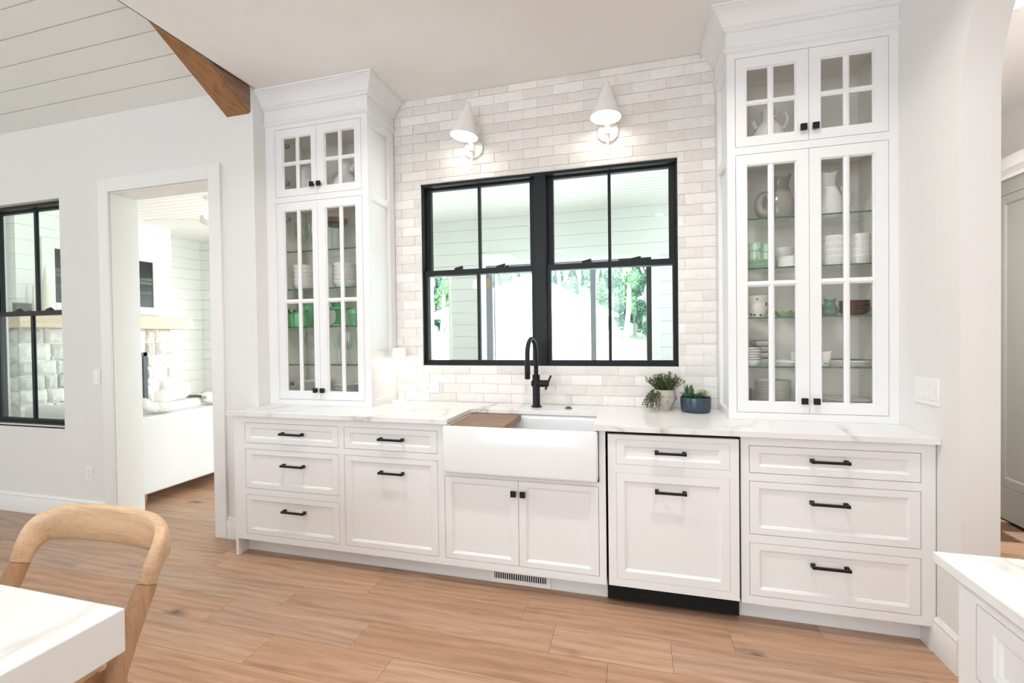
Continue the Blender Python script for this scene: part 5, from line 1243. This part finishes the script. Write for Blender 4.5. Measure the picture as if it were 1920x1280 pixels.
# recessed downlights; two of the kitchen ones show as reflections in the window glass
def downlight(proto, x, y, label, group=None, power=8):
    if proto is None:
        t = thing('recessed_downlight', (x, y, 3.026), label, 'ceiling light', group)
        build('trim_ring', MB().lathe([(0.062, -0.0005), (0.085, -0.0005), (0.085, -0.006), (0.062, -0.003)], 32, (x, y, 3.026), False, False), 'lampwhite', t, smooth=40)
        build('lens', MB().lathe([(0.061, -0.0008), (0.061, -0.0022)], 28, (x, y, 3.026)), 'lens', t)
    else: t = dup(proto, (x, y, 3.026), label, group=group)
    l = bpy.data.lights.new('downlight', 'AREA'); o = bpy.data.objects.new('downlight', l); C.objects.link(o)
    l.shape = 'DISK'; l.size = 0.11; l.energy = power; l.color = (1, 0.95, 0.90); l.spread = math.radians(140)
    o.location = (x, y, 3.020)
    return t
GD = 'downlights in the kitchen ceiling'
p0 = downlight(None, 1.07, -3.59, 'recessed downlight mirrored as the upper bright dot in the right window sash', GD)
for x, y, l_ in ((1.07, -5.85, 'recessed downlight mirrored as the lower bright dot in the right window sash'), (-0.75, -3.59, 'recessed downlight in the kitchen ceiling behind the photographer, over the table side'),
                 (-0.75, -5.85, 'recessed downlight in the kitchen ceiling far behind the photographer'), (1.07, -1.3, 'added unseen downlight in the ceiling in front of the right display cabinet'), (-0.75, -1.3, 'added unseen downlight in the ceiling in front of the left display cabinet')):  # front pair is unseen, added for more light on the counter
    downlight(p0, x, y, l_, GD, 12.5 if y > -2 else 7)
downlight(p0, 2.60, 0.0, 'bright recessed downlight in the hall ceiling beyond the arch', 'hall downlights', 40)
# pendants over the dining table, behind the photographer, mirrored in the lower window panes
pd = thing('pendant_lamp', (-1.40, -2.90, 2.02), 'small glowing pendant over the table, mirrored left in the window', 'pendant lamp', 'pendants over the table')
build('shade', MB().lathe([(0.022, 0.12), (0.024, 0.115), (0.042, 0.0), (0.040, 0.0), (0.021, 0.112)], 24, pd.location), 'pendglow', pd, smooth=40)
build('cord', MB().lathe([(0.003, 0.12), (0.003, 1.5)], 8, pd.location), 'black', pd)
dup(pd, (-1.22, -2.90, 2.03), 'small glowing pendant over the table, mirrored right in the window', group='pendants over the table')

# ================================================================== GARDEN
def gz(y): return -0.20 if y < 15.5 else (-0.20+1.1*(y-15.5)/3.5 if y < 19 else 0.9+0.06*(y-19))
mb = MB(); ys = [3.42, 8, 15.5, 17, 19, 30, 60]
mb.add([(x, y, gz(y)) for y in ys for x in (-60, 50)], [(2*i, 2*i+1, 2*i+3, 2*i+2) for i in range(len(ys)-1)])
struct(build('ground', mb, 'grass'), 'pale sunlit lawn rising to the trees')
struct(build('patio', MB().box(-9, 6, 3.42, 11.2, -0.26, -0.16), 'patio'), 'pale patio outside the sunroom')
gh = thing('garden_house', (-3.1, 13.8, -0.2), 'white garden house with a wide hipped roof seen through the window', 'building')
build('wall', MB().box(-6.0, -0.25, 12.6, 15.2, -0.2, 2.1), 'canvas', gh)
build('roof', MB().add([(-6.7, 12.1, 2.05), (0.18, 12.1, 2.05), (0.18, 15.4, 2.05), (-6.7, 15.4, 2.05), (-3.1, 13.4, 3.62), (-2.85, 13.4, 3.62)], [(0, 1, 5, 4), (1, 2, 5), (2, 3, 4, 5), (3, 0, 4), (3, 2, 1, 0)]), 'canvas', gh)
build('gutter', MB().box(-6.72, 0.2, 12.05, 12.11, 1.98, 2.05), 'canvas', gh)
um = thing('parasol', (-3.15, 10.4, -0.16), 'white open parasol on the patio left of the window post', 'parasol')
uc = Vector((-2.78, 10.4, 0)); n = 8; mb = MB()
tip = (uc.x, uc.y, 1.47); rim_ = [(uc.x+0.72*math.cos(2*PI*i/n+0.39), uc.y+0.72*math.sin(2*PI*i/n+0.39), 1.09) for i in range(n)]
mb.add([tip]+rim_+[(x, y, z-0.06) for x, y, z in rim_], [(0, 1+i, 1+(i+1) % n) for i in range(n)]+[(1+i, 1+n+i, 1+n+(i+1) % n, 1+(i+1) % n) for i in range(n)])
build('canopy', mb, 'canvas', um); build('pole', MB().lathe([(0.025, -0.16), (0.025, 1.50)], 10, uc), 'canvas', um, smooth=40)
build('base', MB().lathe([(0.25, -0.16), (0.25, -0.10), (0.05, -0.06)], 20, uc), 'fence', um)
fe = thing('garden_fence', (-3.0, 11.4, -0.2), 'grey post-and-rail fence beyond the parasol', 'fence')
build('rail', MB().box(-4.4, -0.2, 11.37, 11.43, 1.45, 1.53), 'fence', fe)
for i in range(8): build('post', MB().box(-4.4+0.6*i-0.04, -4.4+0.6*i+0.04, 11.36, 11.44, -0.2, 1.46), 'fence', fe)
for z in (0.75, 1.1): build('rail', MB().box(-4.36, -0.24, 11.385, 11.415, z, z+0.05), 'fence', fe)
ok_ = thing('outdoor_grill', (-1.15, 10.2, -0.2), 'pale built-in garden grill with a white hood right of the window post', 'grill')
build('counter', MB().box(-1.70, -0.62, 9.9, 10.5, -0.16, 0.75), 'fence', ok_); 
build('worktop', MB().box(-1.75, -0.58, 9.86, 10.54, 0.75, 0.80), 'canvas', ok_)
build('hood', MB().box(-1.55, -0.72, 10.0, 10.45, 0.80, 1.30), 'canvas', ok_, bevel=0.05)
build('canopy', MB().box(-1.72, -0.60, 9.95, 10.5, 1.40, 1.45), 'fence', ok_)
for x in (-1.70, -0.62): build('post', MB().box(x-0.02, x+0.02, 10.2, 10.24, 0.80, 1.40), 'fence', ok_)
# trees: leaf clouds with pale trunks
rt = random.Random(21)
def crown_mesh(seed, mat, n=2600, size=0.10):
    r = random.Random(seed); mb = MB()
    blobs = [(Vector((r.uniform(-.6, .6), r.uniform(-.6, .6), r.uniform(-.7, .7))), r.uniform(0.25, 0.5)) for _ in range(9)]
    for i in range(n):
        c, q = blobs[i % 9]; d = Vector((r.gauss(0, 1), r.gauss(0, 1), r.gauss(0, 1))).normalized()
        p = c+d*q*(r.random()**0.4); u = Vector((r.gauss(0, 1), r.gauss(0, 1), r.gauss(0, 1))).normalized(); w = u.cross(d).normalized() if u.cross(d).length > 0.01 else Vector((1, 0, 0))
        s = size*r.uniform(0.6, 1.4)
        mb.add([p-u*s, p+w*s*0.5, p+u*s, p-w*s*0.5], [(0, 1, 2, 3)])
    return mesh_of('leaves_%d' % seed, mb, mat)
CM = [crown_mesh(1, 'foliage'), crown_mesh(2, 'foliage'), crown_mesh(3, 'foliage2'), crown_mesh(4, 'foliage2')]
def trunk_mesh(seed, fork):
    r = random.Random(seed); mb = MB(); pts = [(0, 0, -0.3)]; x = y = 0
    for k in range(1, 9):
        x += r.uniform(-.10, .10); y += r.uniform(-.1, .1); pts.append((x, y, k*1.0-0.3))
    mb.tube(pts, [0.14-0.012*i for i in range(9)], 8)
    if fork:
        b = pts[3]; mb.tube([b, (b[0]-0.35, b[1], b[2]+0.8), (b[0]-0.6, b[1], b[2]+2.2), (b[0]-0.9, b[1], b[2]+4)], [0.09, 0.075, 0.06, 0.03], 8)
        b = pts[4]; mb.tube([b, (b[0]+0.45, b[1], b[2]+0.7), (b[0]+0.8, b[1], b[2]+2.0)], [0.07, 0.05, 0.025], 8)
    return mesh_of('trunk_%d' % seed, mb, 'trunk', smooth=60)
TM = [trunk_mesh(31, True), trunk_mesh(32, False), trunk_mesh(33, True), trunk_mesh(34, False)]
spots = []
for row, (y, dx, n_) in enumerate(((20.0, 0.0, 15), (22.4, 0.8, 15), (24.8, 0.3, 15))):
    spots += [(-17.4+1.62*i+dx+rt.uniform(-.06, .06), y+rt.uniform(-.15, .15)) for i in range(n_)]
for i, (x, y) in enumerate(spots):
    back = y > 21
    t = thing('tree', (x, y, gz(y)-0.05), 'slender pale-trunked leafy tree in the sunlit wood beyond the garden', 'tree', 'trees beyond the garden')
    piece('trunk', TM[i % 4], t, (x, y, gz(y)-0.05), (1, 1, 1.0 if not back else 1.2), (0, 0, rt.uniform(0, 6) if i != 3 else 0))
    for k, (hz, sc) in enumerate(((0.9, 0.9), (2.5, 1.15), (4.4, 1.2))):
        if k == 0 and y < 21 and i % 3: continue
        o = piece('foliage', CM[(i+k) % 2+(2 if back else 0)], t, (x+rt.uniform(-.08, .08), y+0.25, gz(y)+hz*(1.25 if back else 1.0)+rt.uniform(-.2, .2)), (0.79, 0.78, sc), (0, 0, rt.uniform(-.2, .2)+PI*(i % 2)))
        o['kind'] = 'stuff'
